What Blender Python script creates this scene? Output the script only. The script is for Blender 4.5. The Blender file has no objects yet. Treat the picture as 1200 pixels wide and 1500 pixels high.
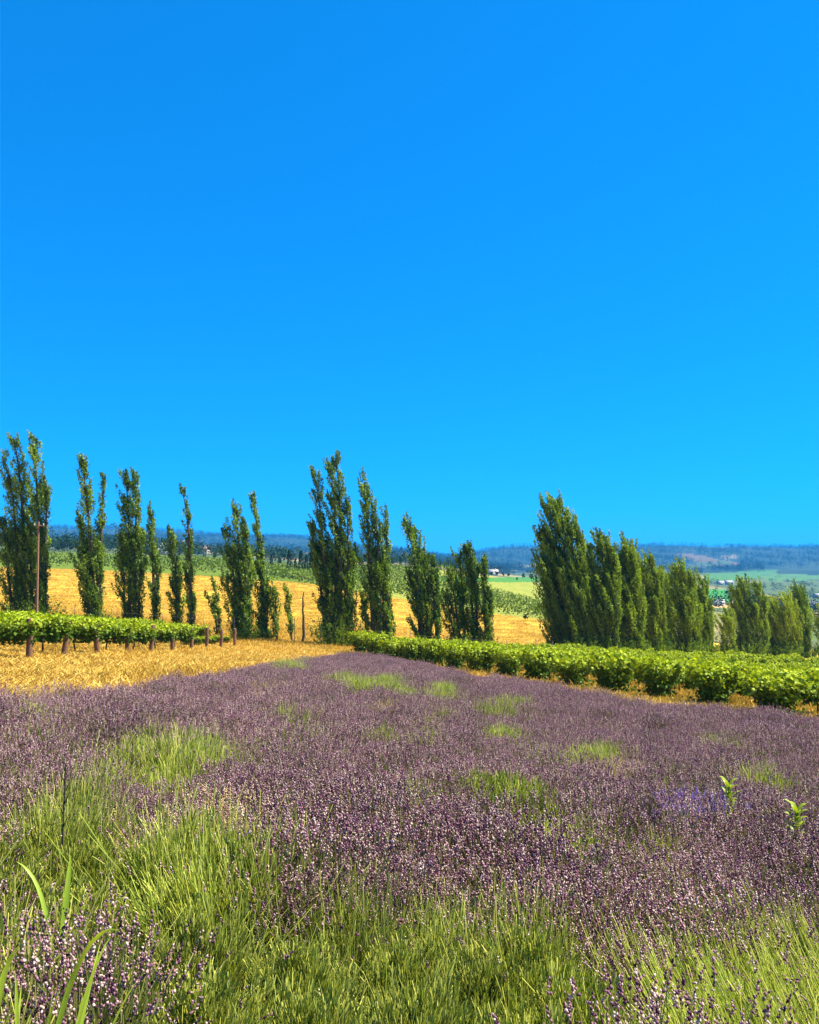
import bpy, math, random
import numpy as np
from mathutils import Vector, Matrix

R = np.random.default_rng(7)
random.seed(7)
sc = bpy.context.scene
COL = sc.collection

# ------------------------------------------------------------------ camera
F = 1200.0                      # focal length in photograph pixels (1200 x 1500)
HOR = 815.0                     # image row of the true horizon
PITCH = math.atan((HOR - 750.0) / F)
EYE = Vector((0.0, 0.0, 1.86))
cam_d = bpy.data.cameras.new('camera')
cam = bpy.data.objects.new('camera', cam_d)
COL.objects.link(cam)
cam.location = EYE
cam.rotation_euler = (math.pi / 2 + PITCH, 0, 0)
cam_d.sensor_fit = 'VERTICAL'
cam_d.sensor_height = 24.0
cam_d.lens = 24.0 * F / 1500.0
cam_d.clip_start = 0.05
cam_d.clip_end = 40000
sc.camera = cam

# ------------------------------------------------------------------ sky, sun, exposure
SUN_AZ, SUN_EL = math.radians(84), math.radians(57)      # azimuth to the right of the view
world = bpy.data.worlds.new('World')
sc.world = world
world.use_nodes = True
wn, wl = world.node_tree.nodes, world.node_tree.links
wn.clear()
sky = wn.new('ShaderNodeTexSky')
sky.sky_type = 'NISHITA'
sky.sun_disc = False
sky.sun_elevation = SUN_EL
sky.sun_rotation = SUN_AZ
sky.altitude = 600
sky.air_density = 1.0
sky.dust_density = 0.0
sky.ozone_density = 2.0
# very clean, dry air: the pale band near the horizon is thinned, the blue deepened
tc = wn.new('ShaderNodeTexCoord')
lift = wn.new('ShaderNodeVectorMath'); lift.operation = 'ADD'; lift.inputs[1].default_value = (0, 0, 0.07)
nrm = wn.new('ShaderNodeVectorMath'); nrm.operation = 'NORMALIZE'
gm = wn.new('ShaderNodeGamma'); gm.inputs['Gamma'].default_value = 0.75
tint = wn.new('ShaderNodeVectorMath'); tint.operation = 'MULTIPLY'; tint.inputs[1].default_value = (0.012, 0.74, 1.52)
bg = wn.new('ShaderNodeBackground')
bg.inputs['Strength'].default_value = 0.085
wo = wn.new('ShaderNodeOutputWorld')
wl.new(tc.outputs['Generated'], lift.inputs[0])
wl.new(lift.outputs[0], nrm.inputs[0])
wl.new(nrm.outputs[0], sky.inputs['Vector'])
wl.new(sky.outputs[0], gm.inputs['Color'])
wl.new(gm.outputs[0], tint.inputs[0])
wl.new(tint.outputs[0], bg.inputs['Color'])
wl.new(bg.outputs[0], wo.inputs['Surface'])

sun_d = bpy.data.lights.new('sun', 'SUN')
sun_d.energy = 5.0
sun_d.angle = math.radians(0.53)
sun_d.color = (1.0, 0.93, 0.80)
sun = bpy.data.objects.new('sun', sun_d)
COL.objects.link(sun)
sdir = Vector((math.sin(SUN_AZ) * math.cos(SUN_EL), math.cos(SUN_AZ) * math.cos(SUN_EL), math.sin(SUN_EL)))
sun.rotation_euler = (-sdir).to_track_quat('-Z', 'Y').to_euler()
sun.location = (60, 40, 80)

sc.view_settings.view_transform = 'Standard'
sc.view_settings.look = 'None'
sc.view_settings.gamma = 1.0
sc.view_settings.exposure = 1.5
sc.view_settings.use_curve_mapping = False
sc.cycles.use_denoising = True
sc.cycles.denoiser = 'OPENIMAGEDENOISE'
sc.cycles.max_bounces = 6
sc.cycles.volume_bounces = 0
sc.cycles.transparent_max_bounces = 8

# ------------------------------------------------------------------ helpers
def link(name, mesh, mat=None, parent=None, kind=None, label=None, cat=None, group=None):
    o = bpy.data.objects.new(name, mesh)
    COL.objects.link(o)
    if mat is not None and mesh is not None and len(mesh.materials) == 0:
        mesh.materials.append(mat)
    if parent is not None:
        o.parent = parent
    tag(o, label, cat, group, kind)
    return o

def tag(o, label=None, cat=None, group=None, kind=None):
    if label: o['label'] = label
    if cat: o['category'] = cat
    if group: o['group'] = group
    if kind: o['kind'] = kind
    return o

def empty(name, loc, label, cat, group=None, rz=0.0):
    o = bpy.data.objects.new(name, None)
    COL.objects.link(o)
    o.location = loc
    o.rotation_euler = (0, 0, rz)
    o.empty_display_size = 0.2
    return tag(o, label, cat, group)

class Geo:
    """collects vertices, faces (3 or 4 corners) and a colour per vertex"""
    def __init__(self):
        self.v, self.c, self.f3, self.f4, self.n = [], [], [], [], 0
    def add(self, v, f, c):
        v = np.asarray(v, dtype=np.float64).reshape(-1, 3)
        f = np.asarray(f, dtype=np.int64)
        c = np.asarray(c, dtype=np.float64)
        if c.ndim == 1:
            c = np.repeat(c[None, :], len(v), 0)
        self.v.append(v); self.c.append(c)
        (self.f3 if f.shape[1] == 3 else self.f4).append(f + self.n)
        self.n += len(v)
        return self
    def mesh(self, name, mat=None, smooth=False):
        me = bpy.data.meshes.new(name)
        v = np.concatenate(self.v); c = np.concatenate(self.c)
        f3 = np.concatenate(self.f3) if self.f3 else np.zeros((0, 3), int)
        f4 = np.concatenate(self.f4) if self.f4 else np.zeros((0, 4), int)
        me.vertices.add(len(v)); me.vertices.foreach_set('co', v.ravel())
        nl = f3.size + f4.size
        me.loops.add(nl)
        me.loops.foreach_set('vertex_index', np.concatenate([f3.ravel(), f4.ravel()]).astype(np.int32))
        me.polygons.add(len(f3) + len(f4))
        starts = np.concatenate([np.arange(len(f3)) * 3, f3.size + np.arange(len(f4)) * 4]).astype(np.int32)
        me.polygons.foreach_set('loop_start', starts)
        if smooth:
            me.polygons.foreach_set('use_smooth', np.ones(len(starts), dtype=bool))
        me.update(calc_edges=True)
        a = me.color_attributes.new('Col', 'FLOAT_COLOR', 'POINT')
        a.data.foreach_set('color', np.concatenate([c, np.ones((len(c), 1))], 1).astype(np.float32).ravel())
        if mat is not None:
            me.materials.append(mat)
        return me

def unit(a):
    return a / np.maximum(np.linalg.norm(a, axis=-1, keepdims=True), 1e-9)

def rand_unit(n):
    return unit(R.normal(size=(n, 3)))

def leaves(g, cen, size, cols, axis=None, aspect=0.6, jitter=0.8):
    """diamond leaves, folded a little along the midrib"""
    n = len(cen)
    a = rand_unit(n)
    if axis is not None:
        a = unit(axis + jitter * a)
    b = unit(np.cross(a, rand_unit(n)))
    nn = np.cross(a, b)
    s = np.asarray(size).reshape(-1, 1) * np.ones((n, 1))
    w = s * aspect * 0.5
    fold = nn * s * 0.12
    v = np.stack([cen - a * s * .5, cen + b * w + fold - a * s * .08, cen + a * s * .5, cen - b * w + fold - a * s * .08], 1)
    i = np.arange(n)[:, None] * 4
    f = i + np.array([[0, 1, 2, 3]])
    g.add(v.reshape(-1, 3), f, np.repeat(cols, 4, 0))

def tube(g, pts, rad, col, k=6, cap=True):
    pts = np.asarray(pts, float); m = len(pts)
    rad = np.ones(m) * rad if np.isscalar(rad) else np.asarray(rad, float)
    t = np.gradient(pts, axis=0); t = unit(t)
    ref = np.array([0.3, 1.0, 0.1]) if abs(t[0][1]) < .8 else np.array([1.0, .2, .1])
    a = unit(np.cross(t, ref)); b = np.cross(t, a)
    an = np.linspace(0, 2 * np.pi, k, endpoint=False)
    v = pts[:, None, :] + rad[:, None, None] * (np.cos(an)[None, :, None] * a[:, None, :] + np.sin(an)[None, :, None] * b[:, None, :])
    f = []
    for i in range(m - 1):
        for j in range(k):
            f.append([i * k + j, i * k + (j + 1) % k, (i + 1) * k + (j + 1) % k, (i + 1) * k + j])
    g.add(v.reshape(-1, 3), f, col)
    if cap:
        base = g.n
        g.add(v[-1], [[0, i, i + 1] for i in range(1, k - 1)], col)

def ribbons(g, P0, P1, P2, w, c0, c1):
    """many two-segment blades: P0 root, P1 middle, P2 tip"""
    n = len(P0)
    side = unit(np.cross(P2 - P0, rand_unit(n)))
    w = np.asarray(w).reshape(-1, 1) * np.ones((n, 1))
    v = np.stack([P0 - side * w, P0 + side * w, P1 - side * w * .9, P1 + side * w * .9, P2 - side * w * .45, P2 + side * w * .45], 1)
    i = np.arange(n)[:, None] * 6
    f = np.concatenate([i + np.array([[0, 1, 3, 2]]), i + np.array([[2, 3, 5, 4]])])
    cm = c0 * .62 + c1 * .38
    g.add(v.reshape(-1, 3), f, np.stack([c0, c0, cm, cm, c1, c1], 1).reshape(-1, 3))

OCT_F = np.array([[0, 2, 4], [2, 1, 4], [1, 3, 4], [3, 0, 4], [2, 0, 5], [1, 2, 5], [3, 1, 5], [0, 3, 5]])
def octas(g, cen, axis, ra, rl, cols):
    n = len(cen)
    a = unit(np.cross(axis, rand_unit(n))); b = np.cross(axis, a)
    ra = np.asarray(ra).reshape(-1, 1) * np.ones((n, 1)); rl = np.asarray(rl).reshape(-1, 1) * np.ones((n, 1))
    v = np.stack([cen + a * ra, cen - a * ra, cen + b * ra, cen - b * ra, cen + axis * rl, cen - axis * rl], 1)
    f = (np.arange(n)[:, None, None] * 6 + OCT_F[None]).reshape(-1, 3)
    g.add(v.reshape(-1, 3), f, np.repeat(cols, 6, 0))

def vary(col, n, dv=0.25, dh=0.08):
    c = np.asarray(col, float)[None] * (1 + dv * R.uniform(-1, 1, (n, 1))) * (1 + dh * R.uniform(-1, 1, (n, 3)))
    return np.clip(c, 0.002, 1)

def mixc(a, b, t):
    t = np.asarray(t).reshape(-1, 1)
    return np.asarray(a)[None] * (1 - t) + np.asarray(b)[None] * t

# ------------------------------------------------------------------ materials
def mat_attr(name, rough=0.7, trans=0.0, spec=0.3, noise=0.0, nscale=4.0, bump=0.0, bscale=20.0, tint=(1.1, 1.15, .55), obj_var=0.0):
    m = bpy.data.materials.new(name)
    m.use_nodes = True
    n, l = m.node_tree.nodes, m.node_tree.links
    p = n['Principled BSDF']; out = n['Material Output']
    at = n.new('ShaderNodeAttribute'); at.attribute_name = 'Col'
    col = at.outputs['Color']
    p.inputs['Roughness'].default_value = rough
    p.inputs['Specular IOR Level'].default_value = spec
    if obj_var > 0:
        oi = n.new('ShaderNodeObjectInfo')
        mr0 = n.new('ShaderNodeMapRange')
        mr0.inputs['To Min'].default_value = 1 - obj_var; mr0.inputs['To Max'].default_value = 1 + obj_var
        l.new(oi.outputs['Random'], mr0.inputs['Value'])
        vs = n.new('ShaderNodeVectorMath'); vs.operation = 'SCALE'
        l.new(col, vs.inputs[0]); l.new(mr0.outputs[0], vs.inputs['Scale']); col = vs.outputs[0]
    if noise > 0:
        ge = n.new('ShaderNodeNewGeometry')
        nz = n.new('ShaderNodeTexNoise'); nz.inputs['Scale'].default_value = nscale; nz.inputs['Detail'].default_value = 5
        l.new(ge.outputs['Position'], nz.inputs['Vector'])
        mr = n.new('ShaderNodeMapRange'); mr.inputs['From Min'].default_value = .25; mr.inputs['From Max'].default_value = .75
        mr.inputs['To Min'].default_value = 1 - noise; mr.inputs['To Max'].default_value = 1 + noise
        l.new(nz.outputs['Fac'], mr.inputs['Value'])
        vs = n.new('ShaderNodeVectorMath'); vs.operation = 'SCALE'
        l.new(col, vs.inputs[0]); l.new(mr.outputs[0], vs.inputs['Scale']); col = vs.outputs[0]
    l.new(col, p.inputs['Base Color'])
    if bump > 0:
        ge = n.new('ShaderNodeNewGeometry')
        nb = n.new('ShaderNodeTexNoise'); nb.inputs['Scale'].default_value = bscale; nb.inputs['Detail'].default_value = 6
        l.new(ge.outputs['Position'], nb.inputs['Vector'])
        bp = n.new('ShaderNodeBump'); bp.inputs['Strength'].default_value = bump; bp.inputs['Distance'].default_value = 0.05
        l.new(nb.outputs['Fac'], bp.inputs['Height']); l.new(bp.outputs[0], p.inputs['Normal'])
    if trans > 0:
        tr = n.new('ShaderNodeBsdfTranslucent')
        vm = n.new('ShaderNodeVectorMath'); vm.operation = 'MULTIPLY'; vm.inputs[1].default_value = tint
        l.new(col, vm.inputs[0]); l.new(vm.outputs[0], tr.inputs['Color'])
        mx = n.new('ShaderNodeMixShader'); mx.inputs[0].default_value = trans
        l.new(p.outputs[0], mx.inputs[1]); l.new(tr.outputs[0], mx.inputs[2]); l.new(mx.outputs[0], out.inputs['Surface'])
    return m

M_leaf = mat_attr('poplar_leaf', rough=.5, trans=.38, spec=.25)
M_vine = mat_attr('vine_leaf', rough=.6, trans=.24, spec=.2, tint=(1.5, 1.4, .4))
M_bark = mat_attr('bark', rough=.9, noise=.4, nscale=9, bump=.6, bscale=14)
M_wood = mat_attr('weathered_wood', rough=.9, noise=.35, nscale=16, bump=.4, bscale=30)
M_stem = mat_attr('lavender_stem', rough=.6, trans=.25, obj_var=.18)
M_head = mat_attr('lavender_head', rough=.85, trans=.12, tint=(1.1, .9, 1.0), spec=.1, obj_var=.2)
M_straw = mat_attr('dry_straw', rough=.75, trans=.22, tint=(1.1, .95, .6), obj_var=.25)
M_grass = mat_attr('green_grass', rough=.45, trans=.4, spec=.4, tint=(1.2, 1.15, .4))
M_far = mat_attr('far_foliage', rough=.9, trans=.1, spec=.1, obj_var=.35)
M_house = mat_attr('painted_wall', rough=.8, noise=.06, nscale=1.5)
M_roof = mat_attr('roof_sheet', rough=.7, noise=.12, nscale=1.0)
M_glass = mat_attr('window_glass', rough=.08, spec=.6)
M_wire = mat_attr('galvanised_wire', rough=.4, spec=.5)

# ------------------------------------------------------------------ terrain
# heights come from the slope of the near field (a plane) and, beyond it, from where each
# stretch of land shows against the horizon at its own distance
PA, PB, PC = -1.86, -0.0755, -0.1
def plane(x, y):
    return PA + PB * x + PC * y
KX = np.array([-300, 0, 150, 300, 450, 540, 600, 650, 700, 750, 800, 900, 1050, 1200, 1500], float)
KY = np.array([60, 80, 120, 180, 250, 330, 600, 1000, 1500, 2200, 3000, 4500, 6500, 9000], float)
KU = (KX - 600) / F
def _row60():
    return 815 - 1200 * plane(KU * 60, 60) / 60
ROW = {
 80:   [905, 915, 920, 932, 941, 947, 955, 958, 962, 965, 967, 972, 978, 984, 996],
 120:  [868, 872, 880, 892, 904, 914, 924, 930, 935, 940, 943, 950, 957, 966, 985],
 180:  [829, 830, 836, 845, 856, 867, 875, 884, 893, 901, 907, 925, 946, 956, 970],
 250:  [816, 817, 822, 830, 845, 847, 850, 858, 867, 876, 884, 905, 922, 936, 955],
 330:  [808, 809, 814, 822, 835, 830, 829, 836, 844, 851, 859, 890, 905, 916, 935],
 600:  [803, 804, 806, 814, 828, 829, 829, 834, 840, 846, 852, 875, 889, 905, 920],
 1000: [801, 801, 804, 810, 824, 826, 827, 832, 838, 845, 850, 862, 872, 893, 905],
 1500: [799, 800, 802, 806, 820, 822, 823, 830, 837, 844, 848, 851, 856, 868, 880],
 2200: [806, 806, 807, 809, 819, 817, 818, 828, 836, 842, 845, 842, 841, 846, 856],
 3000: [799, 799, 801, 804, 812, 811, 817, 827, 834, 839, 839, 836, 836, 839, 841],
 4500: [771, 772, 775, 782, 790, 803, 809, 819, 814, 803, 806, 797, 803, 799, 794],
 6500: [778, 778, 780, 785, 797, 808, 815, 818, 810, 806, 806, 815, 820, 815, 800],
 9000: [790, 790, 790, 792, 800, 812, 818, 819, 814, 810, 810, 818, 822, 818, 805],
}
TAB = np.zeros((len(KY), len(KX)))
TAB[0] = plane(KU * 60, 60)
for j, yy in enumerate(KY[1:], 1):
    TAB[j] = (815 - np.array(ROW[int(yy)])) / F * yy
# dense, smoothed table over (u, log Y)
GU = np.linspace(KU[0], KU[-1], 241)
GL = np.linspace(math.log(60), math.log(9000), 401)
_t = np.stack([np.interp(GU, KU, TAB[j]) for j in range(len(KY))])
_s = _t / KY[:, None]                                    # smooth the slope seen, not the metres
_d = np.stack([np.interp(GL, np.log(KY), _s[:, i]) for i in range(len(GU))], 1)
_lin = np.stack([np.interp(np.exp(GL), KY, _t[:, i]) for i in range(len(GU))], 1) / np.exp(GL)[:, None]
_d = _lin
def _blur(a, ax, n):
    for _ in range(n):
        p = np.pad(a, [(1, 1) if k == ax else (0, 0) for k in (0, 1)], mode='edge')
        a = (p[:-2] + 2 * p[1:-1] + p[2:]) / 4 if ax == 0 else (p[:, :-2] + 2 * p[:, 1:-1] + p[:, 2:]) / 4
    return a
_b = _blur(_blur(_d, 1, 10), 0, 14)
_wt = np.clip((GL - math.log(66)) / .3, 0, 1)[:, None]
TBL = _b * _wt + _d * (1 - _wt)

def height(x, y):
    """world z of the ground (numpy arrays)"""
    x = np.asarray(x, float); y = np.asarray(y, float)
    r = np.hypot(x, y)
    th = np.arctan2(x, y)
    tc = np.clip(th, math.atan(KU[0]), math.atan(KU[-1]))
    Y = r * np.cos(tc); u = np.tan(tc)
    near = plane(np.where(th == tc, x, Y * u), np.where(th == tc, y, Y))
    L = np.clip(np.log(np.maximum(Y, 1e-3)), GL[0], GL[-1])
    fi = (L - GL[0]) / (GL[1] - GL[0]); fj = (np.clip(u, GU[0], GU[-1]) - GU[0]) / (GU[1] - GU[0])
    i = np.clip(fi.astype(int), 0, len(GL) - 2); j = np.clip(fj.astype(int), 0, len(GU) - 2)
    a = fi - i; b = fj - j
    s = TBL[i, j] * (1 - a) * (1 - b) + TBL[i + 1, j] * a * (1 - b) + TBL[i, j + 1] * (1 - a) * b + TBL[i + 1, j + 1] * a * b
    far = s * np.minimum(Y, 9000.)
    bump = 0.05 * np.sin(x * .9 + 1.3 * np.sin(y * .37)) * np.sin(y * .7 + .5) * np.clip((r - 4) / 10, 0, 1)
    big = np.clip((r - 1200) / 1500, 0, 1) * (9 * np.sin(x / 170. + 2 * np.sin(y / 410.)) + 6 * np.sin(x / 61. + y / 113.))
    return np.where(Y < 60, near, far) + bump + big + EYE.z

def gz(x, y):
    return float(height(np.array([x]), np.array([y]))[0])

cp, sp = math.cos(PITCH), math.sin(PITCH)
def ray(px, py):
    a = (px - 600) / F; b = (750 - py) / F          # camera right / up
    dy = cp - b * sp; dz = sp + b * cp
    return a / dy, dz / dy                            # X and Z per metre of Y
def to_px(x, y, z):
    zz = z - EYE.z
    fw = y * cp + zz * sp; up = zz * cp - y * sp
    return 600 + F * x / fw, 750 - F * up / fw
def hit(px, py, lift=0.0):
    """where the sight line through a pixel meets the ground raised by lift"""
    u, s = ray(px, py)
    ys = np.exp(np.linspace(math.log(1.2), math.log(9000), 6000))
    d = EYE.z + s * ys - (height(u * ys, ys) + lift)
    k = np.argmax(d < 0)
    if not (d < 0).any(): k = len(ys) - 1
    y = ys[k]
    return u * y, y

def inside(px, py, poly):
    px = np.asarray(px); py = np.asarray(py)
    r = np.zeros(px.shape, bool)
    n = len(poly)
    for i in range(n):
        x1, y1 = poly[i]; x2, y2 = poly[(i + 1) % n]
        c = ((y1 > py) != (y2 > py)) & (px < (x2 - x1) * (py - y1) / (y2 - y1 + 1e-12) + x1)
        r ^= c
    return r

# the lavender field's outline on the ground
edge_px = [(0, 1022), (60, 1016), (120, 1010), (170, 1012), (230, 1004), (300, 990), (350, 982), (420, 970), (480, 964), (528, 960),
           (575, 971), (620, 983), (700, 998), (800, 1013), (900, 1031), (1000, 1043), (1100, 1055), (1200, 1069)]
LAV = [hit(a, b - (7 if a > 560 else 0), .53) for a, b in edge_px]
LAV = [(-9.0, 1.6), (-9.5, 11.0)] + LAV + [(13.0, 17.5), (14, 1.6)]

def vnoise(x, y, s, seed=0):
    """value noise"""
    x = np.asarray(x) / s; y = np.asarray(y) / s
    def h(i, j):
        return np.modf(np.abs(np.sin(i * 127.1 + j * 311.7 + seed * 17.3) * 43758.5453))[0]
    i = np.floor(x); j = np.floor(y); a = x - i; b = y - j
    a = a * a * (3 - 2 * a); b = b * b * (3 - 2 * b)
    return (h(i, j) * (1 - a) + h(i + 1, j) * a) * (1 - b) + (h(i, j + 1) * (1 - a) + h(i + 1, j + 1) * a) * b

GOLD = np.array([.46, .27, .02]); GOLD2 = np.array([.58, .38, .05]); SOIL = np.array([.085, .062, .045])
VGREEN = np.array([.075, .13, .010]); FOREST = np.array([.012, .034, .030]); OLIVE = np.array([.075, .11, .03]); TAN = np.array([.27, .20, .085])
def gold_edge(xp):
    return np.interp(xp, [0, 300, 450, 540, 600, 800, 900], [180, 186, 188, 176, 172, 178, 150])

def build_ground():
    ths = np.concatenate([np.linspace(-180, -40, 36)[:-1], np.linspace(-40, -29, 20)[:-1], np.linspace(-29, 29, 520), np.linspace(29, 40, 20)[1:], np.linspace(40, 180, 36)[1:]])
    rs = np.concatenate([np.linspace(.3, 2, 6)[:-1], np.exp(np.linspace(math.log(2), math.log(10500), 470))])
    T, RR = np.meshgrid(np.radians(ths), rs)
    X = RR * np.sin(T); Y = RR * np.cos(T)
    Z = height(X, Y)
    n, m = X.shape
    V = np.stack([X, Y, Z], -1).reshape(-1, 3)
    idx = np.arange(n * m).reshape(n, m)
    Fq = np.stack([idx[:-1, :-1], idx[:-1, 1:], idx[1:, 1:], idx[1:, :-1]], -1).reshape(-1, 4)
    x, y = V[:, 0], V[:, 1]; r = np.hypot(x, y)
    xp, yp = to_px(x, np.maximum(y, .5), V[:, 2])
    nz = vnoise(x, y, 2.3, 1) * .6 + vnoise(x, y, .7, 2) * .4
    C = mixc(GOLD, GOLD2, nz)
    # lavender soil
    ins = inside(x, y, LAV)
    C[ins] = SOIL * (0.7 + .6 * nz[ins, None])
    # mown golden field past the poplars
    f = (r > 80)
    C[f] = mixc([.46, .285, .022], [.57, .40, .055], vnoise(x, y, 14, 3) * .6 + nz * .4)[f]
    sw = np.sin((y + .12 * x) * 2 * np.pi / 6.5 + 2.5 * vnoise(x, y, 25, 33))
    C[f] *= (1 + .10 * sw + .25 * (vnoise(x, y, 9, 34) - .5))[f, None]
    # green vineyard hillside
    ge = gold_edge(xp)
    v = (y > ge) & (y < 420) & (xp < 860)
    C[v] = mixc(VGREEN, [.13, .16, .016], nz)[v]
    v2 = v & (xp > 530)
    C[v2] = mixc([.15, .19, .025], [.24, .24, .04], nz)[v2]
    # open country
    o = (y >= 420) | ((xp >= 860) & (y > 190)) | (r > 420)
    cell = vnoise(x, y, 210, 5); cell2 = vnoise(x, y, 90, 6)
    oc = mixc(OLIVE, TAN, np.clip((cell - .45) * 4, 0, 1)); oc = oc * (1 - .5 * (cell2 > .62))[:, None] + (np.array([.05, .075, .03]) * .5) * (cell2 > .62)[:, None]
    C[o] = oc[o]
    # wooded slopes
    h = (y > 2300)
    fo = mixc(FOREST, [.035, .06, .03], vnoise(x, y, 160, 8))
    fo = np.where((vnoise(x, y, 420, 9) > .88)[:, None], TAN * .4, fo)
    C[h] = fo[h]
    # fields that stand out, each with its own outline (photo rows turned into land beyond y_min)
    wx = xp + 9 * (vnoise(x, y, 55, 91) - .5) + 5 * (vnoise(x, y, 17, 92) - .5)
    wy = yp + 3.5 * (vnoise(x, y, 70, 93) - .5) + 1.5 * (vnoise(x, y, 23, 94) - .5)
    def field(x0, x1, y0, y1, col, ymin=300, tilt=0.0):
        k = (y > ymin) & (wx > x0) & (wx < x1) & (wy > y0 + tilt * (wx - x0)) & (wy < y1 + tilt * (wx - x0))
        C[k] = np.asarray(col) * (.85 + .3 * nz[k, None])
    field(1030, 1140, 840, 852, [.06, .15, .03], 900, -.05)
    field(1120, 1260, 842, 851, [.07, .15, .03], 900, -.02)
    field(1020, 1070, 862, 884, [.04, .19, .02], 400)
    field(1020, 1070, 885, 890, [.40, .26, .09], 300)
    field(1112, 1160, 868, 874, [.36, .24, .10], 400, .22)
    field(1000, 1070, 830, 838, [.055, .085, .035], 1500, -.18)
    field(1060, 1082, 815, 819, [.17, .14, .08], 1500, -.10)
    field(640, 850, 846, 853, [.05, .16, .025], 260)
    field(285, 318, 800, 806, [.36, .24, .12], 700)
    field(370, 460, 813, 816, [.34, .27, .14], 900, -.04)
    field(500, 630, 806, 810, [.32, .22, .14], 1200, .03)
    field(750, 860, 828, 835, [.16, .17, .07], 2000, -.08)
    field(190, 300, 791, 793, [.34, .26, .15], 1500)
    g = Geo(); g.add(V, Fq, C)
    m = mat_attr('ground_cover', rough=.95, spec=.1, noise=.28, nscale=1.7, bump=.8, bscale=6)
    me = g.mesh('ground', m, smooth=True)
    link('ground', me, kind='structure', label='golden dry hillside falling away to the vineyards, fields and wooded hills', cat='ground')
build_ground()

# ------------------------------------------------------------------ scatter (uncountable cover only)
def scatter(name, pts, rot, scl, idx, protos, label, cat):
    me = bpy.data.meshes.new(name)
    n = len(pts)
    me.vertices.add(n); me.vertices.foreach_set('co', np.asarray(pts, np.float32).ravel())
    a = me.attributes.new('rot', 'FLOAT_VECTOR', 'POINT'); a.data.foreach_set('vector', np.asarray(rot, np.float32).ravel())
    a = me.attributes.new('scl', 'FLOAT_VECTOR', 'POINT'); a.data.foreach_set('vector', np.asarray(scl, np.float32).ravel())
    a = me.attributes.new('pick', 'INT', 'POINT'); a.data.foreach_set('value', np.asarray(idx, np.int32))
    o = link(name, me, kind='stuff', label=label, cat=cat)
    c = bpy.data.collections.new(name + '_kinds')
    for k, (pm) in enumerate(protos):
        po = bpy.data.objects.new('%s_kind_%02d' % (name, k), pm)
        c.objects.link(po)
    ng = bpy.data.node_groups.new(name + '_nodes', 'GeometryNodeTree')
    ng.interface.new_socket('Geometry', in_out='INPUT', socket_type='NodeSocketGeometry')
    ng.interface.new_socket('Geometry', in_out='OUTPUT', socket_type='NodeSocketGeometry')
    gi = ng.nodes.new('NodeGroupInput'); go = ng.nodes.new('NodeGroupOutput')
    ci = ng.nodes.new('GeometryNodeCollectionInfo'); ci.inputs['Collection'].default_value = c
    ci.inputs['Separate Children'].default_value = True; ci.inputs['Reset Children'].default_value = True
    ip = ng.nodes.new('GeometryNodeInstanceOnPoints'); ip.inputs['Pick Instance'].default_value = True
    def na(nm, t):
        x = ng.nodes.new('GeometryNodeInputNamedAttribute'); x.data_type = t; x.inputs['Name'].default_value = nm
        return [s for s in x.outputs if s.enabled and s.name == 'Attribute'][0]
    L = ng.links
    L.new(gi.outputs[0], ip.inputs['Points']); L.new(ci.outputs[0], ip.inputs['Instance'])
    L.new(na('pick', 'INT'), ip.inputs['Instance Index'])
    L.new(na('rot', 'FLOAT_VECTOR'), ip.inputs['Rotation']); L.new(na('scl', 'FLOAT_VECTOR'), ip.inputs['Scale'])
    L.new(ip.outputs[0], go.inputs[0])
    md = o.modifiers.new('scatter', 'NODES'); md.node_group = ng
    return o

# ------------------------------------------------------------------ grapevines
def foliage_mesh(name, seed, w=2.3, d=.75, z0=.45, z1=1.5, n=2000, roundend=False):
    global R
    R = np.random.default_rng(seed)
    g = Geo()
    # shoots: arching canes carrying leaves
    cen, ax = [], []
    ns = 46
    for i in range(ns):
        x0 = R.uniform(-w / 2, w / 2); y0 = R.normal(0, .10)
        zt = R.uniform(.70, 1.0) * z1 + R.normal(0, .05)
        sx, sy = R.normal(0, .22), R.choice([-1, 1]) * R.uniform(.10, d * .62)
        k = n // ns
        t = R.uniform(0, 1, k) ** .8
        p = np.stack([x0 + sx * t, y0 + sy * t ** .8, z0 + .35 + (zt - z0 - .35) * np.sin(t * 1.9) * 1.02 - (t > .75) * (t - .75) * R.uniform(0, 1.6)], 1)
        p += R.normal(0, .075, (k, 3))
        cen.append(p); ax.append(np.stack([R.normal(0, .6, k), np.sign(sy) * np.ones(k) * .8, -.5 * np.ones(k)], 1))
    k = n // 3
    p = np.stack([R.uniform(-w / 2, w / 2, k), R.normal(0, d * .27, k), R.uniform(z0, z1 * .93, k)], 1)
    cen.append(p); ax.append(np.stack([R.normal(0, .5, k), np.sign(p[:, 1]), -.6 * np.ones(k)], 1))
    p = np.concatenate(cen); a = unit(np.concatenate(ax))
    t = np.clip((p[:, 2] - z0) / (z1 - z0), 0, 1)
    c = mixc([.034, .105, .006], [.44, .52, .014], t ** 2.0 * R.uniform(.35, 1.1, len(p))) * R.uniform(.8, 1.2, (len(p), 1))  # shade painted into the low leaves, tops coloured brighter as if sunlit
    leaves(g, p, R.uniform(.09, .17, len(p)), c, axis=a, aspect=.95, jitter=.7)
    return g.mesh(name, M_vine)

def vine_trunk_mesh(name, seed, z1=.75):
    global R
    R = np.random.default_rng(seed)
    g = Geo()
    zz = np.linspace(-.1, z1, 6)
    pts = np.stack([R.normal(0, .025, 6).cumsum(), R.normal(0, .02, 6).cumsum(), zz], 1)
    tube(g, pts, np.linspace(.045, .028, 6), (.06, .045, .03), 6)
    for s in (-1, 1):
        q = np.stack([pts[-1, 0] + s * np.linspace(0, 1.0, 5), pts[-1, 1] + R.normal(0, .015, 5), z1 - .02 + .06 * np.sin(np.linspace(0, 2, 5))], 1)
        tube(g, q, np.linspace(.026, .014, 5), (.07, .05, .032), 5)
    return g.mesh(name, M_bark)

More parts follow.
